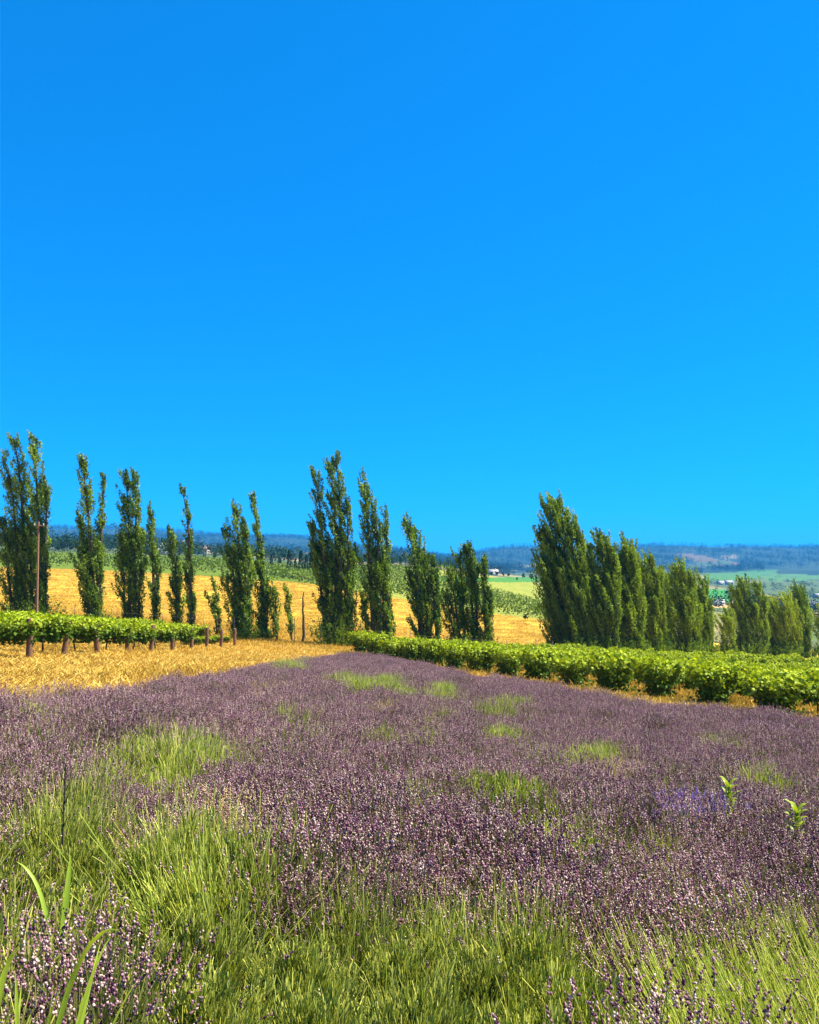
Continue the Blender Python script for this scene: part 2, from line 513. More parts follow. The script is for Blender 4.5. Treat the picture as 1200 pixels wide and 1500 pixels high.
FOL_R = [foliage_mesh('vine_foliage', 100 + i, z0=.72, z1=1.62, d=.60) for i in range(4)]
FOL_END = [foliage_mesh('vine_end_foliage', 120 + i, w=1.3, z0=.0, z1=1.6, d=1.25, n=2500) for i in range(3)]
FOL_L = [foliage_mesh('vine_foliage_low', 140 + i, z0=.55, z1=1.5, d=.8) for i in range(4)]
TRUNK = [vine_trunk_mesh('vine_trunk', 160 + i) for i in range(4)]
rr = random.Random(5)

def vine(x, y, rz, fol, label, group, s=1.0):
    e = empty('grapevine', (x, y, gz(x, y)), label, 'grapevine', group, rz + (math.pi if rr.random() < .5 else 0))
    e.scale = (rr.uniform(.95, 1.1) * s, rr.uniform(.9, 1.15) * s, rr.uniform(.92, 1.08) * s)
    link('trunk', rr.choice(TRUNK), parent=e)
    link('foliage', rr.choice(fol), parent=e)

def post_mesh(h, r, seed):
    g = Geo()
    q = np.random.default_rng(seed)
    n = 8; zz = np.array([-.25, 0, .3, h * .5, h * .8, h - .02, h])
    an = np.linspace(0, 2 * np.pi, 10, endpoint=False)
    V = []
    for i, z in enumerate(zz):
        rad = r * (1 + .05 * q.normal(size=10)) * (.9 if i == len(zz) - 1 else 1)
        V.append(np.stack([np.cos(an) * rad + .012 * i * q.normal(), np.sin(an) * rad, np.full(10, z)], 1))
    V = np.concatenate(V)
    f = [[i * 10 + j, i * 10 + (j + 1) % 10, (i + 1) * 10 + (j + 1) % 10, (i + 1) * 10 + j] for i in range(len(zz) - 1) for j in range(10)]
    g.add(V, f, (.16, .085, .045))
    g.add(V[-10:], [[0, i, i + 1] for i in range(1, 9)], (.20, .13, .08))
    return g.mesh('post', M_wood)
POSTS = [post_mesh(1.47, .115, s) for s in (1, 2, 3)]

# left block: ten rows, each ending in a stout post, running off to the left
YL = [30.2, 33.4, 37.0, 40.7, 44.6, 48.7, 52.6, 56.8, 61.3, 65.6]
dL = np.array([-.99, .12]); rzL = math.atan2(dL[1], dL[0])
ords14 = ['first', 'second', 'third', 'fourth', 'fifth', 'sixth', 'seventh', 'eighth', 'ninth', 'tenth', 'eleventh', 'twelfth', 'thirteenth', 'fourteenth', 'fifteenth']
ords = ['first', 'second', 'third', 'fourth', 'fifth', 'sixth', 'seventh', 'eighth', 'ninth', 'last']
for i, y in enumerate(YL):
    x0 = -13.9 - .05 * (i % 3)
    p = link('vineyard_post', POSTS[i % 3], label='brown wooden end post of the %s vine row, counted from the lavender towards the poplars' % ords[i], cat='post', group='end posts of the vine rows beside the golden strip')
    p.location = (x0, y, gz(x0, y)); p.rotation_euler = (rr.uniform(-.03, .03), rr.uniform(-.03, .03), rr.uniform(0, 6)); p.scale = (1, 1, rr.uniform(.95, 1.08))
    nv = int((0.53 * y - 13.9) / 2.1) + 2
    for k in range(nv):
        s = (.55 if k == 0 and i > 6 else 1.0)
        x, yy = x0 + dL[0] * (1.1 + 2.1 * k), y + dL[1] * (1.1 + 2.1 * k)
        vine(x, yy, rzL, FOL_L, 'leafy grapevine with bare lower trunk in the %s post-ended row' % ords[i], 'grapevines in the rows with wooden end posts', s)

# right block: rows that end along the lavender, running off to the right
dR = np.array([.82, .57]); dR /= np.linalg.norm(dR); rzR = math.atan2(dR[1], dR[0])
for i in range(-1, 14):
    y = 30.7 + 2.72 * i; x0 = 13.6 - .49 * (y - 30.7)
    nv = int((0.55 * y - x0) / (2.1 * (dR[0] - .55 * dR[1]))) + 1
    for k in range(max(nv, 2)):
        x, yy = x0 + dR[0] * (2.1 * k + .75 * (k > 0)), y + dR[1] * (2.1 * k + .75 * (k > 0))
        if yy > 80: break
        if k == 0:
            vine(x, yy, rzR + rr.uniform(-.3, .3), FOL_END, 'bushy rounded grapevine ending the %s row along the lavender, counted from the poplars' % ords14[13 - i], 'row end grapevines beside the lavender', rr.uniform(1.0, 1.16))
        else:
            vine(x, yy, rzR, FOL_R, 'bright green grapevine inside the %s row beside the lavender, counted from the poplars' % ords14[13 - i], 'grapevines in the rows beside the lavender')

# ------------------------------------------------------------------ poplars
def poplar(name, base_px, Y, leaders, label, tone=0.0, dens=1.0, group='windbreak poplars', bush=None, lean=1.0, seed=None):
    """leaders: (base_x, top_x, top_y, half width) in photo pixels, turned into metres at distance Y"""
    global R
    R = np.random.default_rng(seed if seed is not None else int(base_px * 7 + Y))
    s = Y / F
    bx = (base_px - 600) * s
    by = Y + R.uniform(-1.5, 1.5); bx *= by / Y
    z0 = gz(bx, by)
    e = empty(name, (bx, by, z0), label, 'tree', group)
    gl, gt = Geo(), Geo()
    cen, ax, szs, cl = [], [], [], []
    dark = np.array([.035, .085, .010]); lite = np.array([.230, .340, .020]); yel = np.array([.29, .33, .020])
    for (lx, tx, ty, hw) in leaders:
        u, sl = ray(tx, ty)
        H = EYE.z + sl * by - z0
        X0 = (lx - 600) * s - bx; X1 = (tx - 600) * s - bx
        W = hw * s * (1.2 + .25 * (base_px > 780))
        ph = R.uniform(0, 6)
        dy = R.uniform(-.05, .05) * H
        def path(t):
            t = np.asarray(t, float)
            x = X0 + (X1 - X0) * (.35 * t + .65 * t ** 2.2) + .10 * np.sin(ph + t * 7) * t - .022 * H * lean * np.clip((t - .75) / .25, 0, 1) ** 2
            y = dy * t + .10 * np.cos(ph + t * 6) * t
            return np.stack([x, y, t * H], -1)
        tt = np.linspace(0, .97, 12)
        pts = path(tt); pts[0, 2] -= .3
        r0 = .05 + .010 * H
        tube(gt, pts, r0 * (1 - tt) ** .8 + .018, (.075, .058, .045), 6)
        def prof(t):
            return W * np.interp(t, [0, .05, .15, .35, .6, .8, .93, 1.0], [.45, .72, .92, 1.0, .95, .74, .45, .15])
        nb = int(H * 7.6 * dens * (.7 + .25 * W))
        tb = R.uniform(.02, .95, nb)
        # uneven: whole stretches thinner than others
        keep = (np.sin(tb * 23 + ph) * .5 + .5) * .6 + R.uniform(0, 1, nb) > .42
        tb = tb[keep]; nb = len(tb)
        az = R.uniform(0, 2 * np.pi, nb)
        reach = prof(tb) * R.uniform(.35, 1.12, nb)
        rise = reach * R.uniform(1.5, 2.7, nb) + .35
        rise = np.minimum(rise, (1.06 - tb) * H + .25)
        P = path(tb)
        for q in range(nb):
            k = int(np.clip(36 + 44 * reach[q] * 1.3, 34, 125))
            t = R.uniform(.08, 1.02, k) ** .75
            out = np.array([math.cos(az[q]), math.sin(az[q]), 0])
            wind = np.array([-.46, 0, 0]) * reach[q] * lean
            d = out[None] * (reach[q] * np.sin(t * 1.45))[:, None] + wind[None] * (t ** 2)[:, None]
            d[:, 2] = rise[q] * t ** 1.12
            sg = .06 + .05 * (1 - t) + .025 * reach[q]
            c = P[q] + d + R.normal(0, 1, (k, 3)) * sg[:, None]
            c[:, 2] += -.05
            dirv = out * .55 * reach[q] + wind + np.array([0, 0, rise[q]])
            cen.append(c); ax.append(np.repeat(unit(dirv[None]), k, 0)); szs.append(R.uniform(.13, .27, k))
            b = np.clip(R.normal(.45 + tone * .5, .34), 0, 1.2)  # random branch brightness puts sunlit and dim clumps into the leaf colour
            cc = mixc(dark, lite, np.full(k, b)) * R.uniform(.75, 1.3, (k, 1))
            if tone > 0: cc = mixc([0, 0, 0], yel, np.full(k, tone * .55)) + cc * (1 - tone * .55)
            cl.append(cc)
            if reach[q] > .35 and q % 2 == 0:
                tq = np.linspace(0, .8, 4)
                d2 = out[None] * (reach[q] * np.sin(tq * 1.45))[:, None] + wind[None] * (tq ** 2)[:, None]; d2[:, 2] = rise[q] * tq ** 1.12
                tube(gt, P[q] + d2, np.linspace(.035, .010, 4), (.07, .056, .04), 3, cap=False)
    # suckers round the foot
    if bush:
        bw, bh = bush[0] * s, bush[1] * s
        for q in range(int(50 * bw)):
            a = R.uniform(0, 2 * np.pi); rr_ = bw * R.uniform(0, 1) ** .6
            k = 34; t = R.uniform(0, 1, k)
            hh = bh * R.uniform(.5, 1.0) * (1 - .5 * rr_ / bw)
            c = np.stack([math.cos(a) * rr_ * (.7 + .5 * t), math.sin(a) * rr_ * (.7 + .5 * t), .1 + hh * t], 1) + R.normal(0, .10, (k, 3))
            cen.append(c); ax.append(np.repeat(unit(np.array([[math.cos(a) * .5, math.sin(a) * .5, 1.]])), k, 0)); szs.append(R.uniform(.12, .24, k))
            cl.append(mixc(dark, lite, np.full(k, R.uniform(.1, .7))) * R.uniform(.75, 1.3, (k, 1)))
    cen = np.concatenate(cen)
    cen[:, 2] = np.maximum(cen[:, 2], .08)
    leaves(gl, cen, np.concatenate(szs) * max(.68, min(1.05, Y / 92)), np.concatenate(cl), axis=np.concatenate(ax), aspect=.62, jitter=.75)
    link('trunk', gt.mesh('poplar_trunk', M_bark), parent=e)
    link('crown', gl.mesh('poplar_crown', M_leaf), parent=e)
    return e

P = poplar
P('poplar_tree', 50, 76, [(40, 12, 660, 13), (46, 28, 630, 13), (70, 55, 631, 13), (76, 72, 690, 8), (30, 6, 750, 15), (58, 40, 720, 16)], 'tallest open-crowned poplar with two forked tops behind the wooden pole', bush=(42, 70), seed=11)
P('poplar_tree', 146, 76, [(145, 127, 661, 11), (150, 157, 686, 6), (138, 115, 742, 7), (142, 122, 800, 13), (152, 150, 800, 10)], 'poplar with a thin second top and a low stray side limb', bush=(22, 40), seed=12)
P('poplar_tree', 190, 77, [(186, 178, 690, 13), (194, 190, 686, 12), (180, 172, 780, 11), (200, 200, 770, 11)], 'dense flat-topped columnar poplar next to the forked side-limbed one', bush=(20, 40), seed=13)
P('poplar_tree', 224, 78, [(224, 212, 734, 7), (226, 222, 800, 8)], 'slim poplar with a bent tip standing alone on its stem', seed=14)
P('poplar_tree', 259, 78, [(259, 252, 774, 9), (262, 260, 830, 10)], 'short pointed poplar paired with a taller needle-thin one', bush=(12, 20), seed=15)
P('poplar_tree', 283, 78, [(283, 269, 708, 6), (282, 277, 800, 8)], 'needle-thin tall poplar with a wispy bare tip', bush=(13, 25), seed=16)
P('poplar_tree', 320, 79, [(321, 308, 848, 5), (317, 302, 872, 5)], 'small broken poplar with a bare snag top', seed=17, dens=.8)
P('poplar_tree', 358, 78, [(352, 330, 770, 11), (357, 343, 734, 12), (364, 360, 752, 7), (366, 366, 800, 11), (350, 336, 850, 14)], 'bushy poplar with ragged tops beside a slender spire', bush=(24, 45), seed=18)
P('poplar_tree', 388, 79, [(388, 373, 716, 7), (388, 384, 810, 9), (392, 396, 850, 7)], 'slender spire poplar with a single pointed top', bush=(14, 22), seed=19)
P('poplar_tree', 409, 79, [(409, 402, 848, 7)], 'young poplar sapling beside the slender spire', seed=20)
P('poplar_tree', 426, 79, [(427, 417, 862, 6)], 'young stubby poplar sapling next to the bare dead trunk', seed=21)
P('poplar_tree', 492, 77, [(484, 461, 684, 12), (494, 488, 672, 12), (500, 499, 664, 12), (510, 513, 728, 9), (478, 453, 758, 8), (486, 474, 800, 14), (516, 518, 800, 11)], 'tall many-topped poplar with broad shaggy base at the end of the golden strip', bush=(38, 75), seed=22)
P('poplar_tree', 536, 78, [(536, 533, 868, 6)], 'low dark poplar column squeezed between two tall poplars', seed=23, dens=1.3)
P('poplar_tree', 556, 78, [(548, 529, 682, 12), (560, 548, 730, 11), (568, 566, 742, 9), (564, 556, 810, 12)], 'tall narrow poplar with sloping top behind the first row end vine', bush=(20, 35), seed=24)
P('poplar_tree', 574, 79, [(574, 572, 892, 9)], 'stubby young poplar at the foot of the tall narrow one', seed=25, dens=1.3)
P('poplar_tree', 626, 80, [(620, 594, 752, 11), (628, 608, 772, 12), (640, 628, 812, 9), (616, 604, 840, 12), (642, 638, 812, 6)], 'poplar swept sideways by wind with a curling tip', bush=(20, 40), seed=26, lean=1.15)
P('poplar_tree', 688, 81, [(676, 656, 835, 12), (682, 672, 806, 12), (694, 686, 800, 11), (700, 691, 794, 9), (712, 708, 812, 9), (668, 652, 870, 13), (718, 716, 860, 8)], 'wide bushy poplar clump with several ragged tops before the green hillside', bush=(36, 50), seed=27, lean=1.15)
P('poplar_tree', 838, 92, [(812, 797, 775, 12), (826, 804, 735, 15), (836, 820, 731, 14), (848, 838, 748, 13), (858, 850, 775, 12), (822, 808, 830, 18), (850, 846, 840, 16)], 'broad massive poplar with a wind-bent rounded top', tone=.15, bush=(36, 45), seed=28, dens=1.15, lean=1.15)
P('poplar_tree', 882, 95, [(872, 862, 800, 11), (880, 876, 777, 11), (890, 884, 780, 10), (897, 893, 800, 9), (884, 880, 860, 14)], 'poplar with spiky twin tops leaning on the massive one', tone=.2, bush=(24, 40), seed=29, lean=1.15)
P('poplar_tree', 926, 100, [(918, 908, 805, 11), (926, 916, 788, 11), (934, 927, 800, 10), (926, 922, 860, 16)], 'sharp-pointed yellowish green poplar right after the spiky twin tops', tone=.4, bush=(24, 40), seed=30)
P('poplar_tree', 962, 104, [(955, 946, 825, 11), (962, 955, 814, 10), (970, 968, 830, 9), (960, 955, 880, 16)], 'medium poplar filling the gap between two pointed ones', tone=.4, bush=(24, 40), seed=31)
P('poplar_tree', 1000, 108, [(990, 984, 835, 11), (1000, 995, 827, 12), (1012, 1006, 840, 11), (998, 994, 880, 17)], 'rounded full poplar with a dense leafy top', tone=.35, bush=(28, 40), seed=32)
P('poplar_tree', 1034, 114, [(1028, 1024, 848, 8), (1036, 1031, 844, 8), (1034, 1030, 890, 11)], 'slim dark poplar at the edge of the valley gap', tone=.15, bush=(14, 28), seed=33)
P('poplar_tree', 1060, 118, [(1056, 1054, 905, 9), (1064, 1062, 896, 8)], 'low yellowing poplar in the valley gap', tone=.8, bush=(14, 28), seed=34)
P('poplar_tree', 1094, 124, [(1080, 1076, 862, 9), (1088, 1085, 849, 10), (1104, 1108, 853, 10), (1114, 1114, 875, 8), (1094, 1092, 890, 16)], 'twin-headed poplar past the valley gap', tone=.2, bush=(26, 36), seed=35)
P('poplar_tree', 1144, 128, [(1136, 1132, 880, 11), (1146, 1144, 874, 12), (1158, 1156, 884, 10), (1144, 1142, 900, 17)], 'rounded yellow-green poplar bush', tone=.9, bush=(24, 36), seed=36)
P('poplar_tree', 1176, 130, [(1172, 1167, 855, 9), (1180, 1176, 864, 9), (1176, 1174, 895, 13)], 'dark upright poplar behind the last visible vines', tone=.1, bush=(18, 32), seed=37)
P('poplar_tree', 1208, 132, [(1206, 1204, 888, 11), (1214, 1212, 880, 11)], 'low yellowish poplar beyond the dark upright one', tone=.7, bush=(18, 32), seed=38)

P('poplar_tree', 906, 99, [(902, 896, 806, 9), (908, 903, 812, 10), (906, 902, 870, 13)], 'yellow-green poplar wedged between the spiky and the sharp-pointed ones', tone=.35, bush=(20, 40), seed=39)
P('poplar_tree', 944, 106, [(942, 938, 822, 10), (948, 945, 836, 11), (944, 940, 880, 14)], 'yellow-green poplar wedged behind the sharp-pointed one', tone=.5, bush=(22, 40), seed=40)
P('poplar_tree', 980, 110, [(976, 972, 838, 11), (984, 981, 846, 10), (980, 977, 890, 14)], 'leafy poplar wedged beside the rounded full one', tone=.45, bush=(22, 38), seed=41)
P('poplar_tree', 866, 97, [(862, 856, 800, 11), (868, 864, 820, 11), (866, 862, 880, 14)], 'poplar half hidden between the massive and the spiky ones', tone=.2, bush=(22, 38), seed=42)
P('poplar_tree', 1018, 113, [(1016, 1013, 856, 9), (1020, 1017, 880, 11)], 'lower poplar half hidden beside the slim dark one', tone=.4, bush=(18, 34), seed=43)
P('poplar_tree', 1124, 130, [(1122, 1120, 890, 10), (1128, 1126, 900, 10)], 'low poplar between the twin-headed one and the yellow-green bush', tone=.6, bush=(18, 30), seed=44)

# ------------------------------------------------------------------ bare trunk, utility pole, fence
def simple_tree_trunk():
    R2 = np.random.default_rng(3)
    Y = 78.5; x = (446 - 600) / F * Y; z = gz(x, Y)
    e = empty('dead_tree', (x, Y, z), 'bare dead trunk with a few dry twigs between sapling and tall poplar', 'tree')
    g = Geo(); zz = np.linspace(-.3, 4.9, 10)
    pts = np.stack([-.12 * (zz / 4.9) ** 2 + .03 * R2.normal(size=10), .03 * R2.normal(size=10), zz], 1)
    tube(g, pts, np.linspace(.17, .05, 10), (.07, .05, .035), 7)
    link('trunk', g.mesh('dead_trunk', M_bark), parent=e)
    for k in range(9):
        g = Geo(); h = R2.uniform(1.2, 4.6); a = R2.uniform(0, 6.28); l = R2.uniform(.25, .7)
        t = np.linspace(0, 1, 4)
        tube(g, np.stack([-.12 * (h / 4.9) ** 2 + np.cos(a) * l * t * .5, np.sin(a) * l * t * .5, h + l * t], 1), np.linspace(.03, .006, 4), (.08, .055, .035), 4)
        link('twig', g.mesh('twig', M_bark), parent=e)
simple_tree_trunk()

def utility_pole():
    Y = 70.0; x = (57 - 600) / F * Y; z = gz(x, Y)
    u, s = ray(56, 764); H = EYE.z + s * Y - z
    e = empty('utility_pole', (x, Y, z), 'weathered slim wooden pole in front of the tallest forked poplar', 'pole')
    g = Geo(); zz = np.linspace(-.5, H, 8)
    tube(g, np.stack([zz * -.004, zz * 0, zz], 1), np.linspace(.115, .07, 8), (.24, .13, .075), 10)
    link('shaft', g.mesh('pole_shaft', M_wood), parent=e)
    g = Geo(); tube(g, [[-.45, 0, H - .35], [.45, 0, H - .35]], .05, (.2, .13, .08), 6)
    link('crossarm', g.mesh('pole_crossarm', M_wood), parent=e)
    for dx in (-.38, .38):
        g = Geo(); tube(g, [[dx, 0, H - .32], [dx, 0, H - .24], [dx, 0, H - .16]], [.03, .05, .025], (.55, .55, .52), 8)
        link('insulator', g.mesh('insulator', M_house), parent=e)
utility_pole()

stake_g = Geo(); tube(stake_g, [[0, 0, -.3], [0, 0, 1.0], [0, 0, 2.25]], [.035, .035, .03], (.28, .22, .16), 6)
stake_me = stake_g.mesh('fence_stake', M_wood)
stake_px = [62, 112, 166, 240, 300, 345, 433, 470, 575, 600, 728, 742, 785, 808]
stakes = []
for k, px in enumerate(stake_px):
    Y = 76.0 - .2 * (k % 2); x = (px - 600) / F * Y
    o = link('fence_stake', stake_me, label='thin grey fence stake in the line along the poplar trunks', cat='stake', group='fence stakes along the poplars')
    o.location = (x, Y, gz(x, Y)); o.rotation_euler = (rr.uniform(-.04, .04), rr.uniform(-.04, .04), 0); o.scale[2] = rr.uniform(.85, 1.1)
    stakes.append((x, Y))
for h, lab in ((1.9, 'thin upper fence wire strung between the grey stakes'), (1.1, 'thin lower fence wire strung between the grey stakes')):
    g = Geo()
    tube(g, [[x, y - .04, gz(x, y) + h * .95] for x, y in stakes], .005, (.22, .20, .18), 4)
    link('fence_wire', g.mesh('fence_wire', M_wire), label=lab, cat='wire')

# ------------------------------------------------------------------ vine rows on the far hillside
def hedge_row(p0, p1, w, h, label, group, dens=5.0, tone=1.0, size=.42):
    global R
    L = math.hypot(p1[0] - p0[0], p1[1] - p0[1])
    n = int(L * dens)
    t = R.uniform(0, 1, n)
    # clumped plants along the row
    t = (np.floor(t * L / 2.0) + .5 + R.normal(0, .26, n)) * 2.0 / L
    x = p0[0] + (p1[0] - p0[0]) * t; y = p0[1] + (p1[1] - p0[1]) * t
    nx, ny = -(p1[1] - p0[1]) / L, (p1[0] - p0[0]) / L
    o = R.normal(0, w * .36, n)
    z = height(x, y)
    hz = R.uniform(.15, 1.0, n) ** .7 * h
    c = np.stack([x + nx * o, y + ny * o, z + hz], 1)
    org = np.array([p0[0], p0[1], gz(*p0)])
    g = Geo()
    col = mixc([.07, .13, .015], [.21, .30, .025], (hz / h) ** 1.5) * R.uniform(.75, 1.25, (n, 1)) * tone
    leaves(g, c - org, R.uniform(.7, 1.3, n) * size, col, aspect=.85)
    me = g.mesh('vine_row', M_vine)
    ob = link('vine_row', me, label=label, cat='vine row', group=group)
    ob.location = org

R = np.random.default_rng(77)
# rows across the slope above the golden field
for k in range(7):
    Yr = 188 + 9 * k + k * k * .8
    xs = -112 - 10 * k
    pts = [(-.52 * Yr, Yr - 6), (-.085 * Yr, Yr + 5)]
    hedge_row(pts[0], pts[1], 1.5, 2.3, 'bright green vine row lying across the slope above the golden field, %s up the slope' % ords[k], 'vine rows across the far slope', dens=9, size=.55, tone=.62)
# rows climbing the hillside between the poplars
for k in range(34):
    xb = -17 + 4.3 * k
    yb = 173 + .03 * xb
    dx, dy = -.55, 1.0
    Lr = 150
    x1, y1 = xb + dx * Lr, yb + dy * Lr
    if abs(xb) / yb > .40: continue
    hedge_row((xb, yb), (x1, y1), 1.2, 2.1, 'trellised vine row climbing the far hillside behind the poplars', 'vine rows climbing the far hillside', dens=8, tone=.66, size=.5)

# ------------------------------------------------------------------ trees beyond the field
def conifer_mesh(name, H, W, seed, n=900, col=(.028, .055, .022)):
    global R
    R = np.random.default_rng(seed)
    g = Geo()
    t = R.uniform(0.04, 1, n) ** 1.2
    az = R.uniform(0, 2 * np.pi, n)
    tier = .75 + .25 * np.sin(t * 40)
    rad = W * (1 - t) ** .85 * tier * R.uniform(.3, 1.05, n) + .03
    c = np.stack([np.cos(az) * rad, np.sin(az) * rad, H * t - rad * .25], 1)
    leaves(g, c, H * .055 * R.uniform(.7, 1.4, n), vary(col, n, .4), axis=np.stack([np.cos(az), np.sin(az), -.2 + 0 * az], 1), aspect=.55, jitter=.5)
    return g.mesh(name, M_far)
def broad_mesh(name, H, W, seed, n=900, col=(.045, .075, .022)):
    global R
    R = np.random.default_rng(seed)
    g = Geo()
    nb = 14
    bc = np.stack([R.normal(0, .42, nb) * W, R.normal(0, .42, nb) * W, R.uniform(.38, .85, nb) * H], 1)
    br = R.uniform(.25, .48, nb) * W
    b = R.integers(0, nb, n)
    d = rand_unit(n)
    c = bc[b] + d * br[b][:, None] * R.uniform(.6, 1.05, (n, 1))
    c[:, 2] = np.maximum(c[:, 2], H * .12)
    leaves(g, c, H * .075 * R.uniform(.7, 1.4, n), vary(col, n, .35), axis=d, aspect=.8, jitter=.6)
    return g.mesh(name, M_far)
def trunk_mesh(name, H, r):
    g = Geo(); zz = np.linspace(-.4, H, 4)
    tube(g, np.stack([zz * .01, zz * 0, zz], 1), np.linspace(r, r * .5, 4), (.07, .05, .035), 6)
    return g.mesh(name, M_bark)

CON = [conifer_mesh('conifer_crown', 1, .19, 300 + i) for i in range(3)]
CTR = trunk_mesh('conifer_trunk', .3, .02)
conifers = [(424, 806, 258, 'broad'), (433, 818, 262, ''), (441, 806, 262, 'tallest'), (449, 813, 268, ''), (457, 808, 264, ''), (464, 812, 270, ''), (398, 812, 290, ''), (587, 826, 330, ''), (600, 820, 345, ''), (612, 824, 350, ''), (645, 832, 350, '')]
for px, ty, Y, _ in conifers:
    x = (px - 600) / F * Y; z = gz(x, Y); u, s = ray(px, ty); H = max(4., EYE.z + s * Y - z)
    e = empty('conifer_tree', (x, Y, z), 'dark pointed conifer standing behind the far vine rows', 'tree', 'conifers behind the far vine rows', rr.uniform(0, 6))
    e.scale = (H, H, H)
    link('trunk', CTR, parent=e); link('crown', rr.choice(CON), parent=e)

# lone young tree on the golden field, small bush beside it
BRO = [broad_mesh('broadleaf_crown', 1, .32, 320 + i) for i in range(4)]
BTR = trunk_mesh('broadleaf_trunk', .5, .03)
def broad(px, Y, ty, label, w=1.0, name='broadleaf_tree', group=None):
    x = (px - 600) / F * Y; z = gz(x, Y); u, s = ray(px, ty); H = EYE.z + s * Y - z
    e = empty(name, (x, Y, z), label, 'tree', group, rr.uniform(0, 6)); e.scale = (H * w, H * w, H)
    link('trunk', BTR, parent=e); link('crown', rr.choice(BRO), parent=e)
broad(769, 165, 897, 'lone small tree standing on the golden field', .85)
broad(118, 140, 851, 'small round tree on the golden field behind the poplars', .8)
for px, ty, Y in [(92, 792, 420), (104, 794, 430), (116, 791, 440), (130, 795, 430), (86, 797, 400), (205, 806, 430), (262, 806, 420), (300, 812, 400), (316, 808, 380), (330, 812, 390), (258, 800, 520), (346, 812, 420), (410, 818, 380), (486, 822, 360), (540, 822, 420), (560, 818, 440), (575, 815, 460)]:
    broad(px, Y, ty, 'dark leafy tree above the far vine rows', .9, group='trees above the far vine rows')
for px, ty, Y in [(720, 838, 520), (728, 836, 540), (737, 838, 530), (745, 839, 560), (757, 845, 360), (766, 839, 600), (778, 840, 620), (785, 842, 600)]:
    broad(px, Y, ty, 'small dark tree along the top edge of the climbing vine rows', .9, group='trees along the hillside crest')

# ------------------------------------------------------------------ farm buildings far off
def house(px, py, Y, w, d, h, rz, wall, roof, label):
    x = (px - 600) / F * Y; z = gz(x, Y)
    e = empty('farmhouse', (x, Y, z), label, 'house', 'far farm buildings', rz)
    def box(g, x0, x1, y0, y1, z0, z1, c):
        v = [(a, b, k) for a in (x0, x1) for b in (y0, y1) for k in (z0, z1)]
        g.add(v, [[0, 1, 3, 2], [4, 6, 7, 5], [0, 4, 5, 1], [2, 3, 7, 6], [0, 2, 6, 4], [1, 5, 7, 3]], c)
    g = Geo(); box(g, -w / 2, w / 2, -d / 2, d / 2, -1.5, h, wall)
    rh = d * .32
    for s in (-1, 1):
        g.add([(s * w / 2, -d / 2, h), (s * w / 2, d / 2, h), (s * w / 2, 0, h + rh)], [[0, 1, 2]], wall)
    link('wall', g.mesh('house_wall', M_house), parent=e)
    g = Geo(); o = .6
    for s in (-1, 1):
        a, b = (-w / 2 - o, s * (d / 2 + o), h - .32 * o * 2 * .9 + .05), (w / 2 + o, s * (d / 2 + o), h - .32 * o * 2 * .9 + .05)
        c1, c2 = (w / 2 + o, 0, h + rh + .1), (-w / 2 - o, 0, h + rh + .1)
        up = np.array([0, 0, .25])
        q = np.array([a, b, c1, c2]); v = np.concatenate([q, q + up])
        g.add(v, [[0, 1, 2, 3], [7, 6, 5, 4], [0, 4, 5, 1], [1, 5, 6, 2], [3, 7, 4, 0]], roof)
    r = link('roof', g.mesh('house_roof', M_roof), parent=e)
    g = Geo(); box(g, w * .2, w * .2 + .9, -.45, .45, h + rh - .8, h + rh + 1.1, (.3, .2, .15))
    link('chimney', g.mesh('chimney', M_house), parent=r)
    nw = max(2, int(w / 3.5))
    g = Geo(); box(g, -.6, .6, -.06, .06, -.75, .75, (.04, .05, .06)); wm = g.mesh('window', M_glass)
    for k in range(nw):
        if k == nw // 2:
            g = Geo(); box(g, -.55, .55, -.08, .08, 0, 2.1, (.25, .12, .07)); dd = link('door', g.mesh('door', M_house), parent=e)
            dd.location = (-w / 2 + (k + .5) * w / nw, -d / 2 - .02, .1)
        else:
            o_ = link('window', wm, parent=e); o_.location = (-w / 2 + (k + .5) * w / nw, -d / 2 - .02, h * .55)
house(231, 797, 520, 16, 9, 4.5, .15, (.42, .41, .38), (.30, .30, .30), 'long white farmhouse with grey roof above the far vine rows')
house(296, 800, 760, 13, 8, 4, -.3, (.70, .58, .48), (.45, .30, .22), 'tan farmhouse in the dry clearing under the wooded ridge')
house(722, 838, 640, 7, 5, 2.6, .2, (.38, .38, .36), (.3, .29, .28), 'small white house at the crest of the climbing vine rows')
house(1054, 846, 1450, 11, 8, 4, .1, (.42, .42, .40), (.35, .35, .34), 'white valley house below the long green field')
house(1066, 848, 1500, 14, 10, 5, .3, (.55, .5, .45), (.35, .33, .33), 'grey roofed valley house next to the white one')
house(1050, 888, 640, 8, 6, 2.6, -.1, (.5, .48, .45), (.5, .5, .5), 'pale roofed shed on the tan strip in the valley gap')
house(1186, 884, 1000, 15, 9, 4.5, -.2, (.6, .58, .56), (.30, .30, .33), 'dark roofed valley house near the tree belt')
house(1152, 880, 900, 16, 10, 5, .25, (.42, .4, .36), (.35, .32, .3), 'cream valley house beside the bare tan field')
house(1196, 868, 1300, 12, 9, 4.5, .1, (.4, .4, .4), (.3, .3, .32), 'light grey valley house beyond the tree belt')

